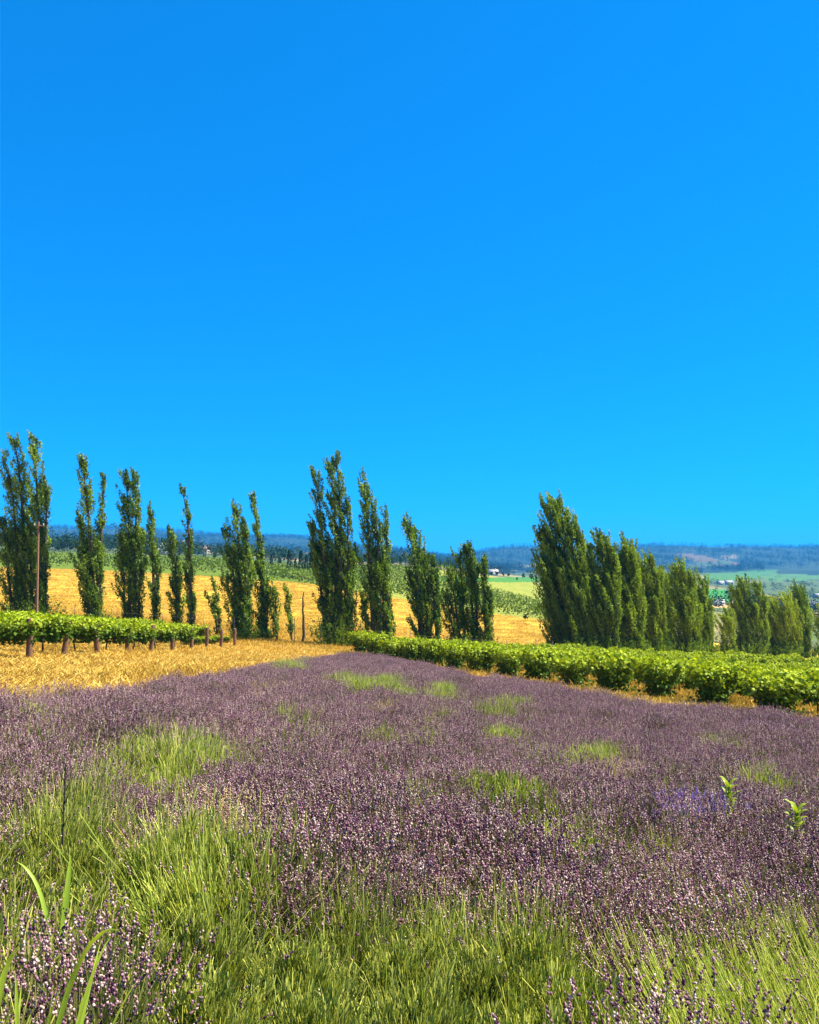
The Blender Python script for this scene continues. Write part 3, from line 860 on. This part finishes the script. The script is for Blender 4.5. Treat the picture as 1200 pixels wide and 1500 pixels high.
# woods on the ridges and tree belts in the valley: too many and too far to count
def woods():
    pts, scl, idx = [], [], []
    def try_add(n, ymin, ymax, fn, smin, smax, con=.6):
        Y = np.exp(R.uniform(math.log(ymin), math.log(ymax), n)); u = R.uniform(-.62, .62, n)
        x = u * Y; z = height(x, Y); xp, yp = to_px(x, Y, z)
        k = fn(xp, yp, x, Y)
        for a, b, c in zip(x[k], Y[k], z[k]):
            s = R.uniform(smin, smax)
            pts.append((a, b, c - .5)); q = R.uniform() < con
            w = R.uniform(.9, 1.5)
            scl.append((s * w, s * w, s)); idx.append(R.integers(0, 3) if q else R.integers(3, 6))
    global R
    R = np.random.default_rng(50)
    keepout = [(1030, 1140, 838, 852), (1120, 1260, 832, 847), (1024, 1066, 862, 889), (1110, 1165, 868, 884), (640, 850, 844, 853), (285, 318, 799, 806)]
    def free(xp, yp):
        k = np.ones(xp.shape, bool)
        for a, b, c, d in keepout: k &= ~((xp > a) & (xp < b) & (yp > c) & (yp < d))
        return k
    try_add(26000, 2300, 5600, lambda xp, yp, x, y: free(xp, yp) & (vnoise(x, y, 420, 9) < .88) & (vnoise(x, y, 120, 19) > .18) & ~((vnoise(x, y, 60, 77) > .35) & (yp > 812 + .18 * (1085 - xp)) & (xp > 980) & (xp < 1080) & (yp < 836) & (yp > 822)), 13, 30, .75)
    try_add(5200, 450, 2300, lambda xp, yp, x, y: free(xp, yp) & (vnoise(x, y, 90, 6) > .58), 6, 15, .35)
    try_add(2600, 600, 2200, lambda xp, yp, x, y: free(xp, yp) & (xp > 1090) & (yp > 853) & (vnoise(x, y, 60, 26) > .35), 7, 16, .4)
    try_add(1500, 430, 1200, lambda xp, yp, x, y: (xp < 460) & (yp > 795) & (yp < 818) & (vnoise(x, y, 50, 31) > .4), 5, 11, .35)
    n = len(pts)
    rot = np.zeros((n, 3)); rot[:, 2] = R.uniform(0, 6.28, n)
    lo = [conifer_mesh('far_conifer', 1, .2, 400 + i, n=90, col=(.012, .034, .026)) for i in range(3)] + [broad_mesh('far_broadleaf', .9, .42, 410 + i, n=110, col=(.025, .055, .02)) for i in range(3)]
    scatter('far_woodland', pts, rot, scl, idx, lo, 'blue-green woods covering the far ridges and valley belts', 'woodland')
woods()

# ------------------------------------------------------------------ dry grass
def dry_tuft(name, seed, n=40, h=.13, spread=.24, flat=1.7, cols=((.40, .23, .02), (.74, .53, .11))):
    global R
    R = np.random.default_rng(seed)
    g = Geo()
    p0 = np.stack([R.normal(0, spread, n), R.normal(0, spread, n), -.02 * np.ones(n)], 1)
    a = R.uniform(0, 6.28, n); ln = R.uniform(.5, 1.2, n) * h
    lean = R.uniform(.1, 1, n) * flat
    d = np.stack([np.cos(a) * lean, np.sin(a) * lean, np.ones(n)], 1)
    p2 = p0 + d * ln[:, None]; p1 = p0 + d * ln[:, None] * .5 + np.array([0, 0, .12]) * ln[:, None]
    c = mixc(cols[0], cols[1], R.uniform(0, 1, n))
    ribbons(g, p0, p1, p2, .007, c * .8, c)
    return g.mesh(name, M_straw)
def dry_grass():
    global R
    pr = [dry_tuft('straw_tuft', 500 + i) for i in range(4)]
    pr += [dry_tuft('tall_straw', 510 + i, n=40, h=.22, spread=.2, flat=.6, cols=((.40, .23, .02), (.62, .43, .06))) for i in range(2)]
    pr += [dry_tuft('green_tuft', 520 + i, n=34, h=.18, spread=.2, flat=.8, cols=((.26, .24, .02), (.48, .40, .04))) for i in range(2)]
    R = np.random.default_rng(60)
    pts, scl, idx = [], [], []
    n = 60000
    Y = R.uniform(10, 96, n) ; u = R.uniform(-.62, .62, n); x = u * Y
    lavd = inside(x, Y, LAV)
    keep = ~lavd & (R.uniform(0, 1, n) < np.clip(1.25 - Y / 110, .3, 1))
    x, Y = x[keep], Y[keep]
    z = height(x, Y)
    right = x > 14.3 - .49 * (Y - 30.7) - 3.5
    nz = vnoise(x, Y, 3.5, 44)
    for a, b, c, rg, q in zip(x, Y, z, right, nz):
        s = R.uniform(.7, 1.4) * (1 + b / 150)
        pts.append((a, b, c)); scl.append((s * 1.25, s * 1.25, s * R.uniform(.6, 1.1)))
        v = R.uniform()
        if b > 70 and v < .5: idx.append(4 + R.integers(0, 2))
        elif rg and v < .30: idx.append(6 + R.integers(0, 2))
        elif rg and v < .5: idx.append(4 + R.integers(0, 2))
        elif q > .72 and v < .25: idx.append(4 + R.integers(0, 2))
        else: idx.append(R.integers(0, 4))
    n = len(pts); rot = np.zeros((n, 3)); rot[:, 2] = R.uniform(0, 6.28, n)
    scatter('dry_grass', pts, rot, scl, idx, pr, 'golden dry grass and straw covering the strip and vine aisles', 'grass')
    # mown stubble on the field beyond the poplars
    n = 16000
    Y = R.uniform(92, 186, n); u = R.uniform(-.6, .25, n); x = u * Y
    xp = 600 + F * u
    k = Y < gold_edge(xp) - 1
    x, Y = x[k], Y[k]; z = height(x, Y); n = len(x)
    s = R.uniform(1.2, 2.4, n)
    rot = np.zeros((n, 3)); rot[:, 2] = R.uniform(0, 6.28, n)
    scatter('field_stubble', np.stack([x, Y, z], 1), rot, np.stack([s * 1.6, s * 1.6, s * .55], 1), R.integers(0, 6, n), pr[:6], 'orange-gold stubble on the field beyond the poplars', 'stubble')
dry_grass()

# ------------------------------------------------------------------ lavender
DUST = np.array([[.31, .155, .185], [.46, .31, .275], [.19, .085, .125], [.06, .020, .042], [.56, .42, .35], [.25, .115, .165], [.09, .034, .062]])
VIOL = np.array([[.16, .09, .38], [.22, .13, .46], [.12, .06, .28], [.30, .20, .42]])
def stems_geo(seed, n, L, spread, tipcol, basecol, w=.0024, lean=(0, 0), r0=.13):
    global R
    R = np.random.default_rng(seed)
    th = np.abs(R.normal(0, spread, n)); th = np.minimum(th, 1.25)
    a = R.uniform(0, 2 * np.pi, n)
    d = np.stack([np.sin(th) * np.cos(a) + lean[0], np.sin(th) * np.sin(a) + lean[1], np.cos(th)], 1); d = unit(d)
    p0 = np.stack([R.normal(0, r0, n), R.normal(0, r0, n), R.uniform(0, .08, n)], 1)
    p0[:, :2] += d[:, :2] * .10
    ln = L * R.uniform(.72, 1.12, n) * (1 - .12 * th)
    p2 = p0 + d * ln[:, None]
    p1 = p0 + d * ln[:, None] * .55 + np.array([0, 0, .03]) + R.normal(0, .008, (n, 3))
    tv = R.uniform(0, 1, n)
    c1 = mixc(tipcol[0], tipcol[1], tv); c0 = mixc(basecol[0], basecol[1], R.uniform(0, 1, n))
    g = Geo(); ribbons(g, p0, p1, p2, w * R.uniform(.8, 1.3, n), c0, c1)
    # narrow leaves low on the stems
    k = int(n * .9); i = R.integers(0, n, k); t = R.uniform(.08, .5, k)
    q = p0[i] * (1 - t[:, None]) + p1[i] * t[:, None]
    q2 = q + unit(d[i] + .7 * rand_unit(k)) * R.uniform(.03, .07, k)[:, None]
    cc = mixc([.08, .14, .03], [.22, .28, .08], R.uniform(0, 1, k))
    ribbons(g, q, (q + q2) / 2, q2, .0026, cc * .85, cc)
    return g, p2, unit(p2 - p1)
def heads_geo(tips, ax, pal, frac=1.0, size=1.0):
    n = len(tips); k = R.uniform(0, 1, n) < frac
    tips, ax = tips[k], ax[k]; n = len(tips)
    g = Geo()
    base = R.integers(0, len(pal), n)
    nw = 7
    ln = R.uniform(.022, .048, n) * size
    for j in range(nw):
        t = (j + R.uniform(-.3, .3, n)) / nw
        c = tips + ax * (ln * t * 1.25)[:, None] + R.normal(0, .0026 * size, (n, 3))
        ra = R.uniform(.0034, .0060, n) * (1.1 - .45 * (j / nw)) * size
        pick = np.where(R.uniform(0, 1, n) < .5, base, R.integers(0, len(pal), n))
        col = pal[pick] * R.uniform(.7, 1.3, (n, 1))
        octas(g, c, unit(ax + .5 * rand_unit(n)), ra, ln / nw * 1.05, col)
    return g

TG = ([.17, .17, .05], [.32, .28, .10]); BG = ([.035, .07, .012], [.11, .17, .03])  # stem bases coloured extra dark to stand for shade in the gaps
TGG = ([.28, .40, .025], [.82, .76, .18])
def leafy(g, k, rad0, lean=(0, 0), v=0):
    """leafy shoots: whorls of narrow grey-green leaves over a lumpy dome"""
    th = np.abs(R.normal(0, .62, k)); a = R.uniform(0, 6.28, k)
    d = np.stack([np.sin(th) * np.cos(a), np.sin(th) * np.sin(a), np.cos(th)], 1)
    rad = rad0 * R.uniform(.25, 1, k) ** .5
    lump = 1 + .30 * np.sin(a * 5 + 3 * th) * np.sin(th * 9 + v)
    q = d * (rad * lump)[:, None] * np.array([1, 1, .95])
    q2 = q + unit(d + .55 * rand_unit(k) + np.array([lean[0], lean[1], .5])) * R.uniform(.03, .07, k)[:, None]
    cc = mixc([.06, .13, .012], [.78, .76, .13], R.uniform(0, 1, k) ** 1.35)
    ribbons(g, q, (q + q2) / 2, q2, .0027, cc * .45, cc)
def merged(seed, n, L, spread, pal, frac, size=1.0, tips=TG, name='lavender_plant', lean=(0, 0), leaf=0):
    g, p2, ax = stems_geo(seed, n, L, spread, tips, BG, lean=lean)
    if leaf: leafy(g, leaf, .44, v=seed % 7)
    h = heads_geo(p2, ax, pal, frac, size) if frac > 0 else None
    # one mesh, two materials
    me = g.mesh(name, M_stem)
    if h is None: return me
    G = Geo()
    gs = Geo()
    for v, c in zip(g.v, g.c): pass
    allv = Geo()
    allv.v = g.v + h.v; allv.c = g.c + h.c
    allv.f4 = g.f4; allv.f3 = [f + g.n for f in h.f3]
    me2 = allv.mesh(name, M_stem)
    me2.materials.append(M_head)
    nf3 = sum(len(f) for f in allv.f3)
    mi = np.zeros(len(me2.polygons), np.int32); mi[:nf3] = 1
    me2.polygons.foreach_set('material_index', mi)
    bpy.data.meshes.remove(me)
    return me2

green_px = [(120, 1083, 26, 12), (46, 1048, 16, 10), (45, 1075, 22, 8), (165, 1122, 24, 14), (235, 1115, 22, 26), (285, 1125, 34, 30), (300, 1072, 16, 9), (40, 1205, 60, 32), (130, 1205, 45, 36), (175, 1235, 30, 16),
            (520, 1015, 20, 6), (585, 1019, 10, 4), (640, 1021, 15, 5), (560, 1002, 14, 4), (505, 1000, 14, 4), (640, 1055, 10, 7), (632, 1086, 16, 9), (735, 1042, 30, 7), (735, 1190, 44, 34), (790, 1215, 40, 22), (815, 1240, 20, 12),
            (850, 1106, 34, 8), (890, 1100, 16, 6), (440, 1070, 38, 8), (540, 1080, 14, 7), (1010, 1165, 30, 10), (725, 1075, 26, 8), (605, 1165, 18, 14), (510, 1140, 16, 9), (975, 1212, 24, 12), (905, 1120, 10, 10),
            (420, 978, 24, 5), (790, 1100, 14, 5), (1120, 1145, 14, 8), (1190, 1140, 12, 8), (230, 1175, 16, 8), (470, 1168, 8, 8), (1050, 1090, 30, 5), (640, 1275, 60, 8)]
straw_px = [(390, 1018, 18, 5), (275, 1235, 34, 20), (40, 1020, 18, 6), (210, 1250, 28, 14), (560, 1040, 10, 4), (905, 1122, 12, 10)]
violet_px = [(1015, 1190, 16, 9), (1060, 1195, 16, 10), (1120, 1195, 14, 6)]
# the front clumps, each its own thing, are kept clear of the field cover
front = []
for X, Y in [(-1.05, 2.75), (-.62, 2.6), (-.2, 2.7), (.22, 2.6), (.64, 2.45), (.62, 2.95), (.66, 3.45), (.6, 3.9), (-.85, 2.3), (-.4, 2.25), (0, 2.3), (.4, 2.25), (-.8, 3.25), (-.38, 3.2), (.05, 3.25), (.45, 3.05), (-.95, 3.8), (-.5, 3.75), (-.05, 3.85), (.36, 3.7), (.12, 4.25), (.52, 4.15), (-.32, 4.3)]:
    front.append((X, Y, 'mid'))
for X, Y in [(1.05, 2.45), (1.45, 2.4), (1.08, 2.82), (1.45, 2.8), (1.85, 2.75), (1.12, 3.2), (1.5, 3.15), (1.9, 3.1), (1.25, 3.55), (1.65, 3.5), (2.0, 3.5), (1.2, 3.95), (1.6, 3.9), (2.0, 3.9), (2.4, 4.0), (1.9, 4.25), (2.3, 3.5)]:
    front.append((X + .14, Y, 'right'))
for X, Y in [(-2.15, 4.5), (-1.72, 4.35), (-2.45, 5.1), (-2.0, 5.15), (-1.6, 4.9), (-2.3, 3.9)]:
    front.append((X, Y, 'left'))

for px_, py_ in [(705, 1165), (735, 1160), (768, 1172), (715, 1195), (750, 1195), (785, 1200), (815, 1222), (780, 1228)]:
    front.append(hit(px_, py_, .42) + ('patch',))

def lavender_field():
    global R
    protos = [merged(600 + i, 540, .50, .62, DUST, .97, size=1.15) for i in range(5)]                 # 0-4 in faded bloom
    protos += [merged(620 + i, 380, .54, .55, DUST, .03, tips=TGG, leaf=3400) for i in range(3)]      # 5-7 green, no heads
    protos += [merged(640, 420, .50, .6, np.array([[.55, .40, .14], [.45, .33, .15], [.36, .25, .16]]), .6, tips=([.5, .36, .08], [.62, .48, .15]))]  # 8 straw
    protos += [merged(650, 430, .50, .6, VIOL, .9)]                                          # 9 violet
    protos += [merged(660 + i, 430, .50, .62, DUST, .75, size=1.1) for i in range(2)]       # 10-11 half headed
    tanp = np.array([[.30, .19, .12], [.19, .115, .075], [.40, .29, .20], [.12, .065, .055], [.22, .12, .10]])
    protos += [merged(670 + i, 200, .44, .66, tanp, .42, size=.95, leaf=1800) for i in range(2)]   # 12-13 going over, brown
    R = np.random.default_rng(70)
    sp = .44
    gx, gy = np.meshgrid(np.arange(-10, 15, sp), np.arange(1.6, 66, sp))
    x = (gx + R.uniform(-.20, .20, gx.shape)).ravel(); y = (gy + R.uniform(-.20, .20, gx.shape)).ravel()
    k = inside(x, y, LAV) & (np.abs(x) < .56 * y + 1.2)
    fr = np.array([(a, b) for a, b, _ in front])
    dmin = np.min(np.hypot(x[:, None] - fr[None, :, 0], y[:, None] - fr[None, :, 1]), 1)
    k &= dmin > .27
    # nothing grows under the photographer's feet
    k &= (y > 2.1) & ~((x > -1.2) & (x < .72) & (y < 4.3)) & ~((x > 1.05 + .1 * (y - 3)) & (y < 4.05)) & ~((x < -1.45) & (x > -2.7) & (y > 4.1) & (y < 5.4))
    x, y = x[k], y[k]; z = height(x, y)
    xp, yp = to_px(x, y, z + .47)
    n = len(x)
    idx = R.integers(0, 5, n)
    half = vnoise(x, y, 1.6, 71) > .86
    idx[half] = R.integers(10, 12, half.sum())
    def paint(lst, lo, hi):
        for a, b, rx, ry in lst:
            wob = .55 + 1.7 * vnoise(x, y, .9 if b > 1040 else 2.2, 75) * R.uniform(.6, 1.2, n)
            q = ((xp - a) / (rx + 2)) ** 2 + ((yp - b) / (ry + 2)) ** 2 < wob
            idx[q] = R.integers(lo, hi, q.sum()); h2 = q & (R.uniform(0, 1, n) < .22); idx[h2] = R.integers(10, 12, h2.sum())
    paint(green_px, 5, 8); paint(straw_px, 8, 9); paint(violet_px, 9, 10)
    lowleft = (xp < 400) & (yp > 1240) & (idx < 5) & (R.uniform(0, 1, n) < .85)
    idx[lowleft] = R.choice([12, 13, 12, 13, 10, 6, 7, 5], lowleft.sum())
    s = R.uniform(.80, 1.18, n) * (.92 + .2 * vnoise(x, y, 3.0, 73))
    s = np.where((idx >= 5) & (idx < 8), s * 1.06, s)
    rot = np.stack([R.normal(0, .07, n), R.normal(-.06, .07, n), R.uniform(0, 6.28, n)], 1)
    scatter('lavender_field', np.stack([x, y, z], 1), rot, np.stack([s, s, s * R.uniform(.9, 1.1, n)], 1), idx, protos, 'faded mauve lavender in bloom covering the sloping field', 'lavender')
lavender_field()

def lavender_clumps():
    global R
    lab = {'mid': 'green lavender clump of headless pale-tipped stems in the middle of the front bed',
           'right': 'green lavender clump with stems swept sideways past the mauve strip in the front bed',
           'left': 'green lavender clump beside the thin dark stalk'}
    kinds = {}
    for nm, lean, fr in (('mid', (.10, .05), .02), ('right', (-.38, .12), .10), ('left', (.12, .0), .04), ('low', (.05, .0), .012), ('patch', (.08, .0), .03)):
        kinds[nm] = []
        for v in range(3):
            low = nm in ('low', 'left', 'patch')
            g, p2, ax = stems_geo(700 + v + 10 * len(nm), 200 if low else 480, .42 if low else .56, .60 if low else .48, TGG, BG, w=.0021, lean=lean, r0=.15)
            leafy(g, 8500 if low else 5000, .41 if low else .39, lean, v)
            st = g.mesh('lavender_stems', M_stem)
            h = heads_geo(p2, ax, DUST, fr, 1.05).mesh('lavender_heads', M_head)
            kinds[nm].append((st, h))
    lab['patch'] = 'dark green lavender clump without flowers, in the large green patch amid the mauve bloom'
    lab['low'] = 'low leafy lavender clump with few stems in the nearest bed'
    for X, Y, nm in front:
        e = empty('lavender_clump', (X, Y, gz(X, Y)), lab['low' if (nm == 'mid' and Y < 3.95) else nm], 'lavender', 'green lavender clumps, ' + ('low' if (nm == 'mid' and Y < 3.95) else nm) + ' kind', rr.uniform(-.5, .5))
        q = rr.uniform(.9, 1.08) * (1.22 if nm == 'patch' else 1); e.scale = (q, q, q * rr.uniform(.92, 1.06))
        st, h = rr.choice(kinds['low' if (nm == 'mid' and Y < 3.95) else nm])
        link('stems', st, parent=e, kind='stuff'); link('flower_heads', h, parent=e, kind='stuff')
lavender_clumps()

# ------------------------------------------------------------------ weeds and coarse grass in front
def blade(g, pts, w, c0, c1, up=(.75, -.65, .35)):
    pts = np.asarray(pts, float); m = len(pts)
    t = unit(np.gradient(pts, axis=0)); side = unit(np.cross(t, np.array(up)))
    nn = np.cross(side, t)
    tt = np.linspace(0, 1, m)
    ww = w * np.interp(tt, [0, .15, .55, .85, 1], [.55, .9, 1, .6, .03])[:, None]
    v = np.stack([pts - side * ww + nn * ww * .35, pts, pts + side * ww + nn * ww * .35], 1)
    f = []
    for i in range(m - 1):
        for j in range(2):
            f.append([i * 3 + j, i * 3 + j + 1, (i + 1) * 3 + j + 1, (i + 1) * 3 + j])
    c = mixc(c0, c1, np.repeat(tt, 3))
    g.add(v.reshape(-1, 3), f, c)
def bez(p0, p1, p2, n=12):
    t = np.linspace(0, 1, n)[:, None]
    p0, p1, p2 = map(np.asarray, (p0, p1, p2))
    return p0 * (1 - t) ** 2 + 2 * p1 * t * (1 - t) + p2 * t * t
def px_at(px, py, Y):
    u, s = ray(px, py)
    return np.array([u * Y, Y, EYE.z + s * Y])
def coarse_grass(base, Y, blades, label):
    bx = (base - 600) / F * Y; z = gz(bx, Y)
    e = empty('coarse_grass', (bx, Y, z), label, 'grass')
    o = np.array([bx, Y, z])
    for (b0, mid, tip, w, dy) in blades:
        p0 = np.array([bx + (b0 - base) / F * Y, Y, z])
        p1 = px_at(*mid, Y + dy * .5); p2 = px_at(*tip, Y + dy)
        g = Geo(); blade(g, bez(p0 - o, p1 - o, p2 - o, 14), w, (.10, .24, .02), (.46, .58, .06))
        link('blade', g.mesh('blade', M_grass), parent=e)
coarse_grass(48, 2.35, [(52, (80, 1335), (176, 1362), .0085, -.05), (60, (110, 1440), (162, 1372), .007, .1), (66, (120, 1480), (148, 1378), .006, .15), (40, (30, 1500), (22, 1422), .007, -.1),
                       (70, (110, 1520), (122, 1452), .005, .0), (36, (20, 1540), (32, 1440), .005, .1), (62, (150, 1490), (205, 1432), .004, .1), (48, (50, 1510), (90, 1446), .005, -.1)], 'tuft of long arching green grass blades at the near edge of the lavender')
coarse_grass(-12, 2.3, [(-14, (-20, 1420), (27, 1386), .011, 0), (-8, (-30, 1460), (14, 1410), .008, .1)], 'short broad grass blades curling in beside the arching grass tuft')
coarse_grass(96, 3.6, [(96, (94, 1320), (104, 1252), .016, .02), (92, (86, 1288), (24, 1262), .010, .1), (100, (112, 1330), (124, 1300), .005, -.05)], 'single upright bright grass blade with a drooping side blade')

def weed(px, py0, py1, label, seed, lean=.0):
    global R
    R = np.random.default_rng(seed)
    x, Y = hit(px, py1, .38)
    z = gz(x, Y); top = px_at(px, py0, Y)[2] - z
    e = empty('weed_plant', (x, Y, z), label, 'plant')
    g = Geo(); zz = np.linspace(0, top, 8)
    xx = lean * (zz / top) ** 2 * top
    tube(g, np.stack([xx, zz * .02, zz], 1), np.linspace(.006, .003, 8), (.16, .22, .04), 5)
    link('stem', g.mesh('weed_stem', M_grass), parent=e)
    for k in range(44):
        h = top * (.25 + .75 * (k + R.uniform(0, 1)) / 44); a = k * 2.4 + R.uniform(-.3, .3); l = R.uniform(.06, .11)
        g = Geo()
        xb = lean * (h / top) ** 2 * top
        d = np.array([math.cos(a), math.sin(a), .95])
        o = np.array([xb, 0, h])
        blade(g, bez(o, o + d * l * .6 + np.array([0, 0, .02]), o + d * l + np.array([0, 0, -.015]), 5), .020, (.18, .27, .015), (.38, .45, .02), up=(0, 0, 1))
        link('leaf', g.mesh('weed_leaf', M_grass), parent=e)
weed(1075, 1148, 1222, 'bright yellow-green leafy weed rising beside the violet lavender', 81, -.05)
weed(1165, 1186, 1255, 'bright green leafy weed standing among the faded lavender, shorter of two', 82, .03)

def dry_stalk():
    x, Y = hit(92, 1262, .36); z = gz(x, Y); top = px_at(90, 1118, Y)[2] - z
    e = empty('dry_stalk', (x, Y, z), 'thin dark dead stalk sticking up out of the lavender', 'plant')
    g = Geo(); zz = np.linspace(0, top, 7)
    tube(g, np.stack([.004 * np.sin(zz * 9), 0 * zz, zz], 1), np.linspace(.0075, .004, 7), (.035, .028, .022), 5)
    link('stem', g.mesh('stalk_stem', M_bark), parent=e)
    R2 = np.random.default_rng(4)
    for k in range(6):
        h = top * (.60 + .07 * k); a = R2.uniform(0, 6.28)
        g = Geo(); t = np.linspace(0, 1, 4)
        tube(g, np.stack([np.cos(a) * .03 * t, np.sin(a) * .03 * t, h + .06 * t], 1), np.linspace(.004, .0025, 4), (.04, .03, .024), 4)
        link('seed_head', g.mesh('seed_head', M_bark), parent=e)
dry_stalk()

# ------------------------------------------------------------------ haze: the valley air
def haze():
    g = Geo()
    x0, x1, y0, y1, z0, z1 = -11500, 11500, -11500, 11500, -130, 260
    v = [(a, b, k) for a in (x0, x1) for b in (y0, y1) for k in (z0, z1)]
    g.add(v, [[0, 1, 3, 2], [4, 6, 7, 5], [0, 4, 5, 1], [2, 3, 7, 6], [0, 2, 6, 4], [1, 5, 7, 3]], (1, 1, 1))
    m = bpy.data.materials.new('valley_air'); m.use_nodes = True
    n, l = m.node_tree.nodes, m.node_tree.links
    n.remove(n['Principled BSDF'])
    pv = n.new('ShaderNodeVolumePrincipled')
    pv.inputs['Color'].default_value = (.05, .44, 1.0, 1)
    pv.inputs['Density'].default_value = 1.1e-4
    pv.inputs['Anisotropy'].default_value = 0.0
    l.new(pv.outputs[0], n['Material Output'].inputs['Volume'])
    link('haze', g.mesh('haze', m), kind='stuff', label='thin blue summer haze filling the valley air', cat='haze')
haze()
